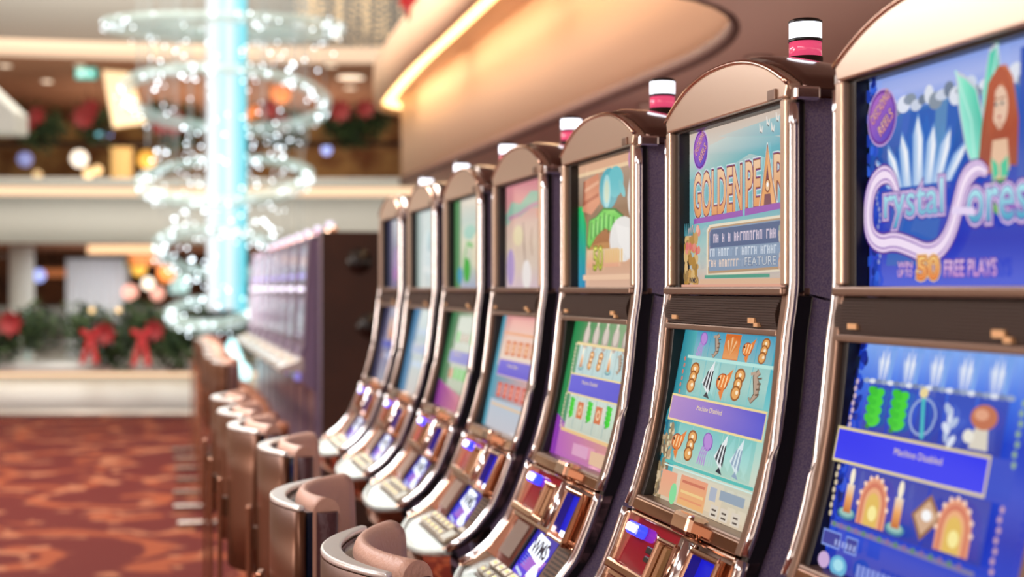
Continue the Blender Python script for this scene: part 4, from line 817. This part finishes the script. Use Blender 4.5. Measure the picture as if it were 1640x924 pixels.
# end panel of the far row
x, y = row_pt(6.03); e = empty('end_panel', (x, y, 0), RZ)
tag(e, 'tall dark brown panel closing the near end of the far slot machine row', 'panel')
MB().box((.0, .06, .02), (.04, 1.06, H+.335)).build('board', mat('brown_board', '#3a2015', .45, .1, noise=(3, '#2c170f')), e, .006)
for yy, w in ((.28, .16), (.56, -.0), (.34, -.22)): MB().lathe([(.075, 0), (.07, .012), (.002, .012)], M=Matrix.Translation((.039, yy, H+w)) @ Matrix.Rotation(PI/2, 4, 'Y')).build('round_vent', BLACK, e)
MB().box((.0, .045, .0), (.045, .059, H+.335)).build('edge_strip', mat('silver_edge', '#b8b0c0', .2, .9), e)

# ---------------------------------------------------------------- chairs
SHEEN = mat('shell_top_sheen', '#e6e2de', .3, .5); SHELL = mat('bronze_shell', '#643e2a', .36, .55); LEATH = mat('tan_leather', '#cc9e8a', .45, bump=(140, .25)); LEATH2 = mat('dark_leather', '#4a2428', .5, bump=(160, .4))
def cres(n, hw, d, sag, k=2.0): return [(-hw+2*hw*i/n, d-sag*(1-abs(-1+2*i/n)**k)) for i in range(n+1)]
def make_chair():
    t = empty('slot_chair'); ZT = H-.43; n = 20
    outer = cres(n, .225, .02, .085); inner = cres(n, .214, .032, .062)
    poly = outer + inner[::-1]; fn = lambda x, y, z: (x, y, z)
    rings = []
    for z, s in ((.55, .90), (.70, .96), (.85, 1.0), (ZT-.012, 1.0)): rings.append([(x*s, y, z) for x, y in poly])
    MB().loft(rings, smooth=True).build('back_shell', SHELL, t)
    MB().prism(poly, fn, ZT-.0115, ZT, smooth=True).build('shell_top', SHEEN, t, .004)  # flat top of the shell; reflected light is put into its pale colour
    g0 = cres(n, .211, .035, .060); g1 = cres(n, .203, .050, .062)
    MB().prism(g0+g1[::-1], fn, .56, ZT-.014).build('black_gap', mat('dark_blue_strip', '#10182c', .2, coat=.6), t)
    # cushion with rounded top roll
    c0 = cres(n, .207, .046, .058); c1 = cres(n, .180, .098, .075, 2.2)
    rings = []
    m = 10
    for i in range(n+1):
        a = Vector(c0[i]); b = Vector(c1[i]); r = []
        r.append((a.x, a.y, .58))
        for j in range(m+1):
            th = PI*j/m; q = .5-.5*math.cos(th); p = a.lerp(b, q); r.append((p.x, p.y, ZT-.022+.034*math.sin(th)))
        r.append((b.x*.98, b.y+.02, .60))
        rings.append(r)
    MB().loft(rings, smooth=True).build('back_cushion', LEATH, t)
    for s_ in (-1, 1): MB().tube([(s_*.192, .072, .58), (s_*.195, .072, .75), (s_*.194, .072, ZT-.015)], .022, 12).build('side_bolster', LEATH2, t)
    sp = MB(); rr = []
    for z, k in ((.530, .86), (.545, .97), (.58, 1), (.602, .97), (.615, .84)):
        rr.append([(.215*k*math.copysign(abs(math.cos(q))**.55, math.cos(q)), .23+.17*k*math.copysign(abs(math.sin(q))**.55, math.sin(q)), z) for q in [2*PI*i/28 for i in range(28)]])
    sp.loft(rr).build('seat', mat('brown_leather', '#8a5236', .42, bump=(140, .2)), t)
    MB().box((-.026, -.095, .04), (.026, -.080, .82)).build('spine_bar', mat('bronze_bar', '#a8745a', .25, .8), t, .004)
    MB().box((-.017, -.0802, .70), (.017, -.055, .76)).build('bar_bracket', SHELL, t)
    MB().lathe([(.045, .05), (.045, .30), (.035, .31), (.035, .54)], c=(0, .22)).build('pedestal', CHROME, t)
    f = MB(); f.box((-.03, -.26, .012), (.03, .22, .045)); f.box((-.16, .20, .012), (.16, .26, .045)); f.build('foot', mat('steel_foot', '#b4aca4', .22, .95), t, .008)
    MB().box((-.10, .24, .22), (.10, .27, .25)).build('foot_rest', CHROME, t, .006)
    return t
chp = make_chair()
CH = [(-.03, .60, 3), (-.72, .63, 12), (-1.66, .595, 8), (-2.27, .65, 2), (-2.82, .66, 3), (-3.47, .66, 2)]
CL = ['slot chair closest to the viewer, peach cushion top at bottom of the picture', 'slot chair second from the viewer, turned slightly, with dark leather edge', 'slot chair third from the viewer, lilac cushion and painted sheen on shell top', 'slot chair fourth from the viewer with golden brown shell', 'slot chair fifth from the viewer, only its painted shell sheen and bar showing', 'slot chair sixth from the viewer, last of the near row']
for i, (tt, v, a) in enumerate(CH):
    c = chp if i == 0 else dup(chp); x, y = row_pt(-tt, 0)
    vv = v-.065
    c.location = (x-DY*vv, y+DX*vv, 0); c.rotation_euler = (0, 0, RZ+math.radians(-a)); tag(c, CL[i], 'chair', 'slot chairs of the near row')
for i in range(7):
    c = dup(chp); x, y = row_pt(6.10+.66*i+.2, 0); vv = .50+R.uniform(-.02, .03)
    c.location = (x-DY*vv, y+DX*vv, 0); c.rotation_euler = (0, 0, RZ+R.uniform(-.1, .1))
    tag(c, 'slot chair with steel foot at the far row, %s from the brown end panel' % ORD[i], 'chair', 'slot chairs of the far row')

# ---------------------------------------------------------------- chandelier
CX, CY = -2.96, 14.75; PM = 2278/CY
ch = empty('chandelier', (CX, CY, 0)); tag(ch, 'tall tiered crystal chandelier with a glowing cyan column hanging over the atrium', 'chandelier')
cols = ['#fbfdff', '#f6fcff', '#c4f2fa', '#f2fcff', '#aeeef8', '#62deee']
for k in range(6):
    m = mat('light_tube_%d' % k, '#40565c', .4, 0, emit=cols[k], es=.98)
    MB().lathe([(.034, H-.22-.02*(k % 3)), (.036, H+.5), (.036, 9.0)], c=(-.175+.068*k, -.03+.06*abs(k-2.5)/2.5), n=12).build('light_tube', m, ch)
MB().box((-.15, .06, H-.2), (.15, .12, 9.0)).build('column_core', mat('column_core', '#40565c', .3, 0, emit='#8fe6f0', es=.7), ch)
RG = [(45, 181, 1.17, -5.0), (163, 158, 1.03, 10), (288, 130, .85, -19), (408, 94, .61, 21), (502, 62, .41, -18)]
beads = []; stuff = MB()
for q, (cy_, rx, Rm, tilt) in enumerate(RG):
    w = (462-cy_)/PM; tl = math.radians(tilt); off = (363-365)/PM
    if q == 3: off = -.08
    if q == 4: off = -.16
    def ring(th, r=Rm, dz=0): return (off+r*math.cos(th), r*math.sin(th)*math.cos(tl), H+w-r*math.sin(th)*math.sin(tl)+dz)
    ro = MB(); rings = []
    N = 48
    for i in range(N+1):
        th = 2*PI*i/N
        rings.append([ring(th, Rm+.05, -.05), ring(th, Rm+.07, .05), ring(th, Rm-.03-(.45 if q == 0 else 0), .07), ring(th, Rm-.07-(.45 if q == 0 else 0), -.02)])
    ro.loft(rings, caps=False); rob = ro.build('crystal_ring', VEIL, ch)
    nb = (14, 26, 24, 20, 12)[q]
    for i in range(nb):
        near = (tilt > 0)
        th = -PI/2 + (R.random()-.5)*2*PI*(.62 if i < nb*.7 else 1)
        p = ring(th, Rm+R.uniform(-.05, .05), R.uniform(-.04, .04))
        b = MB(); b.ball((0, 0, 0), R.uniform(.014, .018), 8, 6); o = b.build('crystal_bead', BEAD, rob); o.location = p
    for i in range(46):
        th = 2*PI*R.random(); p = ring(th, Rm+R.uniform(-.07, .07), R.uniform(-.10, .06)); stuff.ball(p, R.uniform(.007, .011), 6, 4)
for i in range(240):
    th = 2*PI*R.random(); r = R.uniform(.3, 1.05); z = R.uniform(.0, 3.2); r *= .45+.22*z
    stuff.ball((r*math.cos(th), r*math.sin(th), H-.3+z), R.uniform(.007, .013), 6, 4)
for x, z in ((-.74, 2.2), (-.72, 2.05), (-.69, 2.12), (-.52, .72), (-.50, .64), (-.55, .60), (.40, .70), (.50, .55), (.48, .62), (.71, 2.3), (.66, 2.25), (.43, .66), (-.33, .3), (-.38, .1), (.55, 1.45), (.6, 1.36), (-.6, 1.4), (-.7, 1.42)):
    stuff.ball((x, -.1, H+z), .017, 8, 6)
o = stuff.build('small_crystals', BEAD, ch); o['kind'] = 'stuff'
wr = MB()
for i in range(64):
    th = 2*PI*i/64; r = .5+.55*R.random(); z0 = H+R.uniform(-.2, 2.2) if r < .8 else H+R.uniform(1.2, 2.6)
    wr.tube([(r*math.cos(th), r*math.sin(th), z0), (r*math.cos(th), r*math.sin(th), 9.0)], .004, 4)
o = wr.build('hanging_wires', WIRE, ch); o['kind'] = 'stuff'
MB().lathe([(.03, H-.22), (.20, H-.25), (.20, H-.34), (.14, H-.46), (.05, H-.50)], c=(-.06, 0)).build('bowl', mat('black_bowl', '#0c1014', .2, .4), ch)
f = empty('fountain_light', (CX+.06, CY-.02, 0)); tag(f, 'glowing cyan crystal finial on a dark stand below the chandelier', 'lamp')
MB().lathe([(.17, .46), (.20, .52), (.19, .60), (.12, .66), (.09, .76), (.05, .85), (.01, .905)], n=16).build('crystal_finial', mat('cyan_crystal', '#d8ffff', .2, 0, emit='#b8f8ff', es=1.5), f)
MB().lathe([(.16, 0), (.16, .03), (.05, .06), (.05, .44), (.15, .459)]).build('stand', mat('dark_stand', '#20140f', .4), f)

# ---------------------------------------------------------------- balustrade, garlands and mall things
GRN = [mat('fir_green', '#2c4428', .7), mat('fir_dark', '#1e301c', .7), mat('fir_light', '#465e36', .7)]; RED = mat('red_ribbon', '#b01822', .5); RED2 = mat('poinsettia_red', '#8e2428', .6); RAILM = mat('dark_rail', '#2a1a16', .3, .5)
def leafy(mb, c, r, n, rr, s=.05):
    for k in range(n):
        th = rr.uniform(0, 2*PI); ph = math.acos(rr.uniform(-1, 1)); q = r*rr.random()**.4
        p = Vector(c)+Vector((q*math.sin(ph)*math.cos(th), q*.6*math.sin(ph)*math.sin(th), q*math.cos(ph)))
        a = Vector((rr.uniform(-1, 1), rr.uniform(-1, 1), rr.uniform(-1, 1))).normalized(); b = a.orthogonal().normalized()
        l = s*rr.uniform(.8, 1.8); w = s*.35
        mb.add([p-a*l, p+b*w, p+a*l, p-b*w], [(0, 1, 2, 3)], mi=k % 3)
def garland(name, x0, x1, y, z, r, label, group):
    rr = random.Random(int(x0*10+z*7)); t = empty(name, (x0, y, 0)); tag(t, label, 'garland', group)
    mb = MB(); n = int((x1-x0)/.10)
    for i in range(n+1):
        x = (x1-x0)*i/n; sg = .12*math.cos(2*PI*i/max(6, n/3)); leafy(mb, (x, 0, z+sg+rr.uniform(-.08, .08)), r*rr.uniform(.8, 1.15), 85, rr, .24*r)
    mb.build('foliage', GRN, t, recalc=False)
    for i in range(max(2, int((x1-x0)/.6))):
        x = (x1-x0)*(i+rr.uniform(.2, .8))/max(2, int((x1-x0)/.6)); b = MB(); zz = z+rr.uniform(-.1, .9)*r; fs = r*rr.uniform(.5, .8)
        for k in range(8):
            a = 2*PI*k/8; d = Vector((math.cos(a), -.35, math.sin(a))); e2 = Vector((-math.sin(a), 0, math.cos(a)))
            p = Vector((x, -r*.62, zz)); b.add([p, p+d*.5*fs+e2*.26*fs, p+d*fs, p+d*.5*fs-e2*.26*fs], [(0, 1, 2, 3)])
        b.build('poinsettia', RED2, t, recalc=False)
    return t
def bow(x, y, z, s, label, group):
    t = empty('ribbon_bow', (x, y, z)); tag(t, label, 'bow', group)
    b = MB()
    for sg in (-1, 1):
        b.loft([[(0, -.01, -.02*s), (0, .02, 0), (0, -.01, .02*s)], [(sg*.12*s, -.05, -.05*s), (sg*.12*s, .03, 0), (sg*.12*s, -.05, .10*s)], [(sg*.2*s, -.03, -.02*s), (sg*.2*s, .02, .02*s), (sg*.2*s, -.03, .10*s)]])
    b.build('loops', RED, t)
    for sg in (-1, 1): MB().loft([[(sg*.02*s-.03*s, -.02, 0), (sg*.02*s+.04*s, -.02, 0), (sg*.02*s+.04*s, -.005, 0), (sg*.02*s-.03*s, -.005, 0)], [(sg*.14*s-.06*s, -.06, -.62*s), (sg*.14*s+.06*s, -.06, -.58*s), (sg*.14*s+.06*s, -.045, -.58*s), (sg*.14*s-.06*s, -.045, -.62*s)]], smooth=False).build('tail', RED, t)
    MB().ball((0, -.03, 0), .035*s, 10, 8).build('knot', RED, t)
# glass balustrade on the kerb
PX = [-8.3, -6.75, -5.42, -4.6, -3.2, -1.8, -.4]
for i in range(len(PX)-1):
    g = empty('glass_panel', (PX[i], 15.92, .60)); tag(g, ['clear glass balustrade panel outside the left edge of the picture', 'clear glass balustrade panel left of the seam at the left edge', 'clear glass balustrade panel under the first red bow', 'clear glass balustrade panel under the second red bow', 'clear glass balustrade panel behind the chandelier foot', 'clear glass balustrade panel behind the far row of chairs'][i], 'glass panel', 'glass balustrade panels on the white kerb')
    wdt = PX[i+1]-PX[i]-.02
    MB().box((0, 0, 0), (wdt, .015, .62)).build('pane', GLASS, g)
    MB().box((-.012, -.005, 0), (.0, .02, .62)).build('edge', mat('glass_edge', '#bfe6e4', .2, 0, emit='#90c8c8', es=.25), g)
h = MB(); h.tube([(-9, 15.74, .90), (-1.5, 15.74, .90)], .028, 10); tag(h.build('handrail', RAILM), 'dark handrail on the glass balustrade, wrapped in fir garland', 'handrail')
for i in range(8): 
    pass
garland('fir_garland', -8.2, -5.15, 15.54, .92, .26, 'fir garland with red poinsettias on the handrail, left of the first bow', 'fir garlands on the balustrade')
garland('fir_garland', -4.72, -2.7, 15.54, .92, .26, 'fir garland with red poinsettias on the handrail, between first bow and chandelier', 'fir garlands on the balustrade')
bow((148-820)/2278*15.3, 15.24, .93, .52, 'red ribbon bow with long tails hanging from the garland, left one of two', 'red bows on the garland')
bow((230-820)/2278*15.3, 15.24, .93, .56, 'red ribbon bow with long tails hanging from the garland, next to the chandelier', 'red bows on the garland')
# upper balustrade
def upx(px, z): return (px-820)/2278*z
for i, (a, b, lab) in enumerate(((8, 112, 'red and green garland on the upper balcony at far left'), (108, 190, 'red and green garland on the upper balcony beside the lit banner'), (225, 330, 'red and green garland on the upper balcony behind the left of the chandelier'), (400, 500, 'red and green garland on the upper balcony behind the right of the chandelier'), (505, 632, 'red and green garland on the upper balcony beside the peach bulkhead'))):
    garland('balcony_garland', upx(a, 26.6)+.36, upx(b, 26.6)-.36, 26.6, H+3.05, .36, lab, 'garlands on the upper balcony')
h = MB(); h.tube([(-14, 26.74, H+2.72), (0, 26.74, H+2.72)], .05, 8); tag(h.build('balcony_rail', RAILM), 'dark rail along the upper balcony under the red garlands', 'handrail')
b = empty('lit_banner', (upx(198, 26.3), 26.3, H+3.58)); tag(b, 'tall glowing cream banner panel hanging on the upper balcony', 'banner')
MB().prism([(-.40, .46), (.10, .42), (.40, -.52), (-.20, -.60)], lambda x, z, y: (x, y, z), 0, .08).build('panel', mat('banner_glow', '#ffe8c0', .4, 0, emit='#ffdfae', es=.95), b, .02)
MB().prism([(-.43, .49), (.13, .45), (.43, -.55), (-.23, -.63)], lambda x, z, y: (x, y, z), .081, .12).build('frame', mat('gold_frame', '#c89858', .4, .4), b, .02)
b = empty('lit_column', (upx(195, 33), 33, H+2.0)); tag(b, 'glowing cream column in the upper shop below the lit banner', 'column')
MB().lathe([(.26, 0), (.24, .1), (.24, 1.2), (.28, 1.25)]).build('shaft', mat('column_glow', '#ffd890', .4, 0, emit='#f4c478', es=.85), b)
MB().lathe([(.30, 1.25), (.30, 1.4)]).build('capital', mat('gold_frame'), b)
# exit sign
e = empty('exit_sign', (upx(137, 26.45), 26.45, H+4.0)); tag(e, 'green exit sign hanging from the upper ceiling', 'sign')
MB().box((-.19, 0, -.10), (.19, .06, .10)).build('sign_box', mat('exit_green', '#3ab8a8', .4, 0, emit='#3cc0b4', es=.9), e, .01)
m = MB(); m.box((-.14, -.004, -.05), (-.02, -.0005, .05)); m.box((.03, -.004, -.035), (.08, -.0005, .05)); m.prism([(.08, -.05), (.14, 0), (.08, .05)], lambda x, z, y: (x, y, z), -.004, -.0005); m.build('white_symbol', mat('exit_white', '#e0fff8', .4, 0, emit='#d8fff6', es=1.1), e)
MB().box((-.01, .02, .09), (.01, .04, .14)).build('hanger', RAILM, e)
# ceiling lamps of the upper floor
def downlight(px, py, z, r, name, label, es=2.0):
    z = max(26.35, 4.13*2278/(462-py)); t = empty(name, (upx(px, z), z, H+4.13)); tag(t, label, 'ceiling light', 'downlights of the upper floor')
    MB().lathe([(r*1.25, 0), (r*1.3, .05), (r*.9, .16)]).build('housing', mat('white_housing', '#d8c8b8', .5), t)
    MB().lathe([(.002, -.012), (r, -.012), (r, -.001)]).build('lamp', mat('lamp_glow_%.1f' % es, '#fff0d8', .4, 0, emit='#ffe8cc', es=es), t)
for px, py, z, r, lab, es in ((75, 130, 28.2, .10, 'small round downlight left of the green exit sign', 1.6), (128, 94, 26.2, .10, 'small round downlight above the green exit sign', .9), (8, 82, 25.9, .11, 'small round downlight at the left edge under the cove', 1.2), (530, 101, 26.2, .11, 'small round downlight right of the chandelier under the cove', .9), (562, 124, 26.8, .26, 'large round ceiling lamp beside the peach bulkhead', 1.5), (561, 141, 27.6, .12, 'small downlight just below the large round ceiling lamp', 1.0), (275, 101, 26.2, .11, 'small round downlight behind the chandelier left side', .9)):
    downlight(px, py, z, r, 'downlight', lab, es)
# lamps and shop windows, upper floor
SHOPC = {'warm': '#ffdca0', 'white': '#fff4e0', 'blue': '#a8b8ff', 'gold': '#f0b850', 'cyan': '#90e8f0', 'green': '#90c860', 'orange': '#ff9850', 'pink': '#f0b0a0'}
def lamp(px, py, z, r, c, label, es=1.6, sq=1, group='small lamps of the mall shops'):
    w = H+(462-py)/2278*z; t = empty('globe_lamp', (upx(px, z), z, w)); tag(t, label, 'lamp', group)
    MB().ball((0, 0, 0), r, 14, 10, sq=sq).build('globe', mat('globe_%s_%.1f' % (c, es), SHOPC[c], .4, 0, emit=SHOPC[c], es=es), t)
    top = w+.02 if z < 20 else (H+4.13 if w > H+2 else H+.84)
    MB().lathe([(.3*r, r*sq*.9), (.3*r, r*sq*1.15), (.05*r, r*sq*1.2), (.012, max(top-w, r*1.3))], n=10).build('cap', RAILM, t)
for px, py, z, r, c, lab, es in (
    (127, 254, 31, .19, 'white', 'large white globe lamp in the upper shop, left of the lit column', 1.5), (141, 277, 29.6, .11, 'warm', 'pair of warm lamps below the large white globe, left one', 1.3), (156, 272, 30.2, .10, 'warm', 'pair of warm lamps below the large white globe, right one', 1.3),
    (173, 214, 27, .08, 'blue', 'small violet lamp under the lit banner', 1.6), (158, 215, 27, .07, 'cyan', 'small cyan lamp left of the violet lamp', .9), (40, 255, 31, .16, 'blue', 'dim blue lamp in the upper shop at far left', .5), (60, 280, 31, .1, 'warm', 'warm lamp on the upper counter at far left', .8), (235, 255, 31, .2, 'gold', 'golden lamp in the upper shop beside the lit column', .9), (523, 240, 27, .1, 'blue', 'violet lamp on the upper floor right of the chandelier', 1.2), (450, 150, 29, .2, 'orange', 'orange lamp behind the second chandelier ring', .8), (410, 185, 29, .2, 'orange', 'orange lamp low behind the second chandelier ring', .7),
    (62, 441, 30, .14, 'blue', 'violet lamp in the lower shop beside the white column', 1.2), (222, 430, 30, .16, 'gold', 'golden lamp in the lower shop left of the chandelier', 1.1), (237, 454, 28.9, .13, 'white', 'white lamp in the lower shop left of the chandelier', 1.3), (208, 468, 28.6, .16, 'pink', 'pale pink lamp in the lower shop beside the curtain', .9), (266, 438, 30.6, .2, 'orange', 'orange lamp in the lower shop left of the chandelier', .9), (192, 424, 29.4, .12, 'green', 'green lamp above the curtain edge', .6), (252, 470, 28.6, .14, 'pink', 'pinkish lamp low in the lower shop', .9), (190, 497, 15.30, .03, 'warm', 'tiny warm fairy light in the garland right of the first bow', .9), (147, 497, 15.30, .03, 'warm', 'tiny warm fairy light in the garland above the first bow', .9)):
    lamp(px, py, z, r, c, lab, es)
# lower shops
t = empty('white_column', (upx(35, 28), 28, 0)); tag(t, 'round white column standing left of the pale curtain under the slab', 'column')
MB().lathe([(.24, .05), (.24, H+.83)]).build('shaft', WALLW, t); MB().lathe([(.30, 0), (.30, .05)]).build('base', WALLW, t)
t = empty('pale_curtain', (upx(153, 29), 29, 0)); tag(t, 'wide pale pleated curtain in the lower shop front', 'curtain')
b = MB(); N = 60; rings = []
for z in (.0, H+.62):
    rings.append([(-.6+1.2*i/N, .05*math.sin(i*.9), z) for i in range(N+1)] + [(.6-1.2*i/N, .02+.05*math.sin((N-i)*.9), z) for i in range(N+1)])
b.loft(rings).build('pleats', mat('curtain_cloth', '#dfe6ee', .7), t); MB().tube([(-.66, 0, H+.64), (.66, 0, H+.64)], .03, 8).build('rod', RAILM, t)
t = empty('pale_curtain', (upx(194, 29.2), 29.2, 0)); tag(t, 'narrow pale pleated curtain right of the wide one', 'curtain')
b = MB(); rings = []; N = 20
for z in (.0, H+.45): rings.append([(-.16+.32*i/N, .03*math.sin(i*.9), z) for i in range(N+1)] + [(.16-.32*i/N, .02+.03*math.sin((N-i)*.9), z) for i in range(N+1)])
b.loft(rings).build('pleats', mat('curtain_cloth'), t)
for a, b_, c_, d_, z, c, es, lab in ((140, 256, 391, 406, 27.6, '#ffd2a4', 1.1, 'glowing peach light box under the slab right of the curtain'), (205, 256, 408, 424, 29.5, '#e08a50', .5, 'dim orange light box over the lower shop left of the chandelier'), (58, 104, 430, 444, 33, '#c87a4a', .4, 'dim amber light box in the dark lower shop'), (272, 300, 440, 470, 31, '#9fd0d8', .6, 'pale blue light box in the lower shop beside the chandelier'), (395, 470, 330, 345, 27.2, '#ffd2a4', .01, '')):
    if not lab: continue
    t = empty('light_box', (upx((a+b_)/2, z), z, H+(462-(c_+d_)/2)/2278*z)); tag(t, lab, 'light box')
    MB().box((-.02, .11, 0), (.02, .13, H+.845-t.location.z)).build('hanger', RAILM, t)
    hw = (b_-a)/2/2278*z; hh = (d_-c_)/2/2278*z
    MB().box((-hw, 0, -hh), (hw, .1, hh)).build('diffuser', mat('box_'+c, c, .5, 0, emit=c, es=es), t); MB().box((-hw-.03, .1, -hh-.03), (hw+.03, .13, hh+.03)).build('tray', RAILM, t)
# white slanted stair side at the left edge
t = MB(); t.prism([(-1.6, 1.05), (-.55, .70), (.0, .18), (.0, -.14), (-1.6, -.14)], lambda x, z, y: (x, y, z), 0, .6); o = t.build('stair_side', WALLW, None, .02); o.location = (upx(24, 22), 22, H+2.55); tag(o, 'white slanted stair side at the left edge of the upper floor', 'stair')
# gold crystal strands at the upper right of the atrium
t = empty('crystal_curtain', (upx(575, 22), 22, 0)); tag(t, 'curtain of fine golden crystal strands hanging beside the peach bulkhead', 'crystal curtain')
st = MB(); wi = MB()
for i in range(46):
    x = R.uniform(-1.0, .9); y = R.uniform(-.5, .5); zb = H+(462-R.uniform(20, 75))/2278*22
    wi.tube([(x, y, zb), (x, y, 8.95)], .003, 4)
    for k in range(9): st.ball((x, y, zb+.10*k+R.uniform(-.03, .03)), .016, 6, 4)
o = st.build('gold_beads', BEADG, t); o['kind'] = 'stuff'; o = wi.build('threads', WIRE, t); o['kind'] = 'stuff'
t = empty('potted_poinsettia', (-.93, 13.1, H+2.47)); tag(t, 'small red poinsettia plant standing on top of the peach bulkhead edge', 'plant')
MB().lathe([(.035, 0), (.05, .09), (.045, .095)]).build('pot', mat('clay_pot', '#8a3a24', .6), t)
b = MB(); leafy(b, (0, 0, .15), .07, 40, random.Random(5), .03); b.build('leaves', GRN, t, recalc=False)
b = MB()
for q in range(5):
    for k in range(7):
        a = 2*PI*k/7+q; d = Vector((math.cos(a), -.4, math.sin(a))); e2 = Vector((-math.sin(a), 0, math.cos(a))); p = Vector((.05*math.cos(q*2.4), -.05, .17+.06*math.sin(q*2.4)))
        b.add([p, p+d*.04+e2*.02, p+d*.08, p+d*.04-e2*.02], [(0, 1, 2, 3)])
b.build('flowers', RED, t, recalc=False)
# fixtures in the low ceiling
for px, py, lab in ((1215, 92, 'small round ceiling fixture above the Golden Pearl machine'), (1040, 168, 'small round ceiling fixture above the third machine')):
    z = 1.20*2278/(462-py); t = empty('smoke_detector', ((px-820)/2278*z, z, ZC)); tag(t, lab, 'smoke detector', 'fixtures in the low ceiling')
    MB().lathe([(.06, -.002), (.06, -.02), (.04, -.035), (.002, -.036)]).build('body', CEIL, t); MB().lathe([(.075, 0), (.075, -.008)]).build('ring', TRIM, t)
for o in list(SC.objects):
    if 'skip' in o: del o['skip']
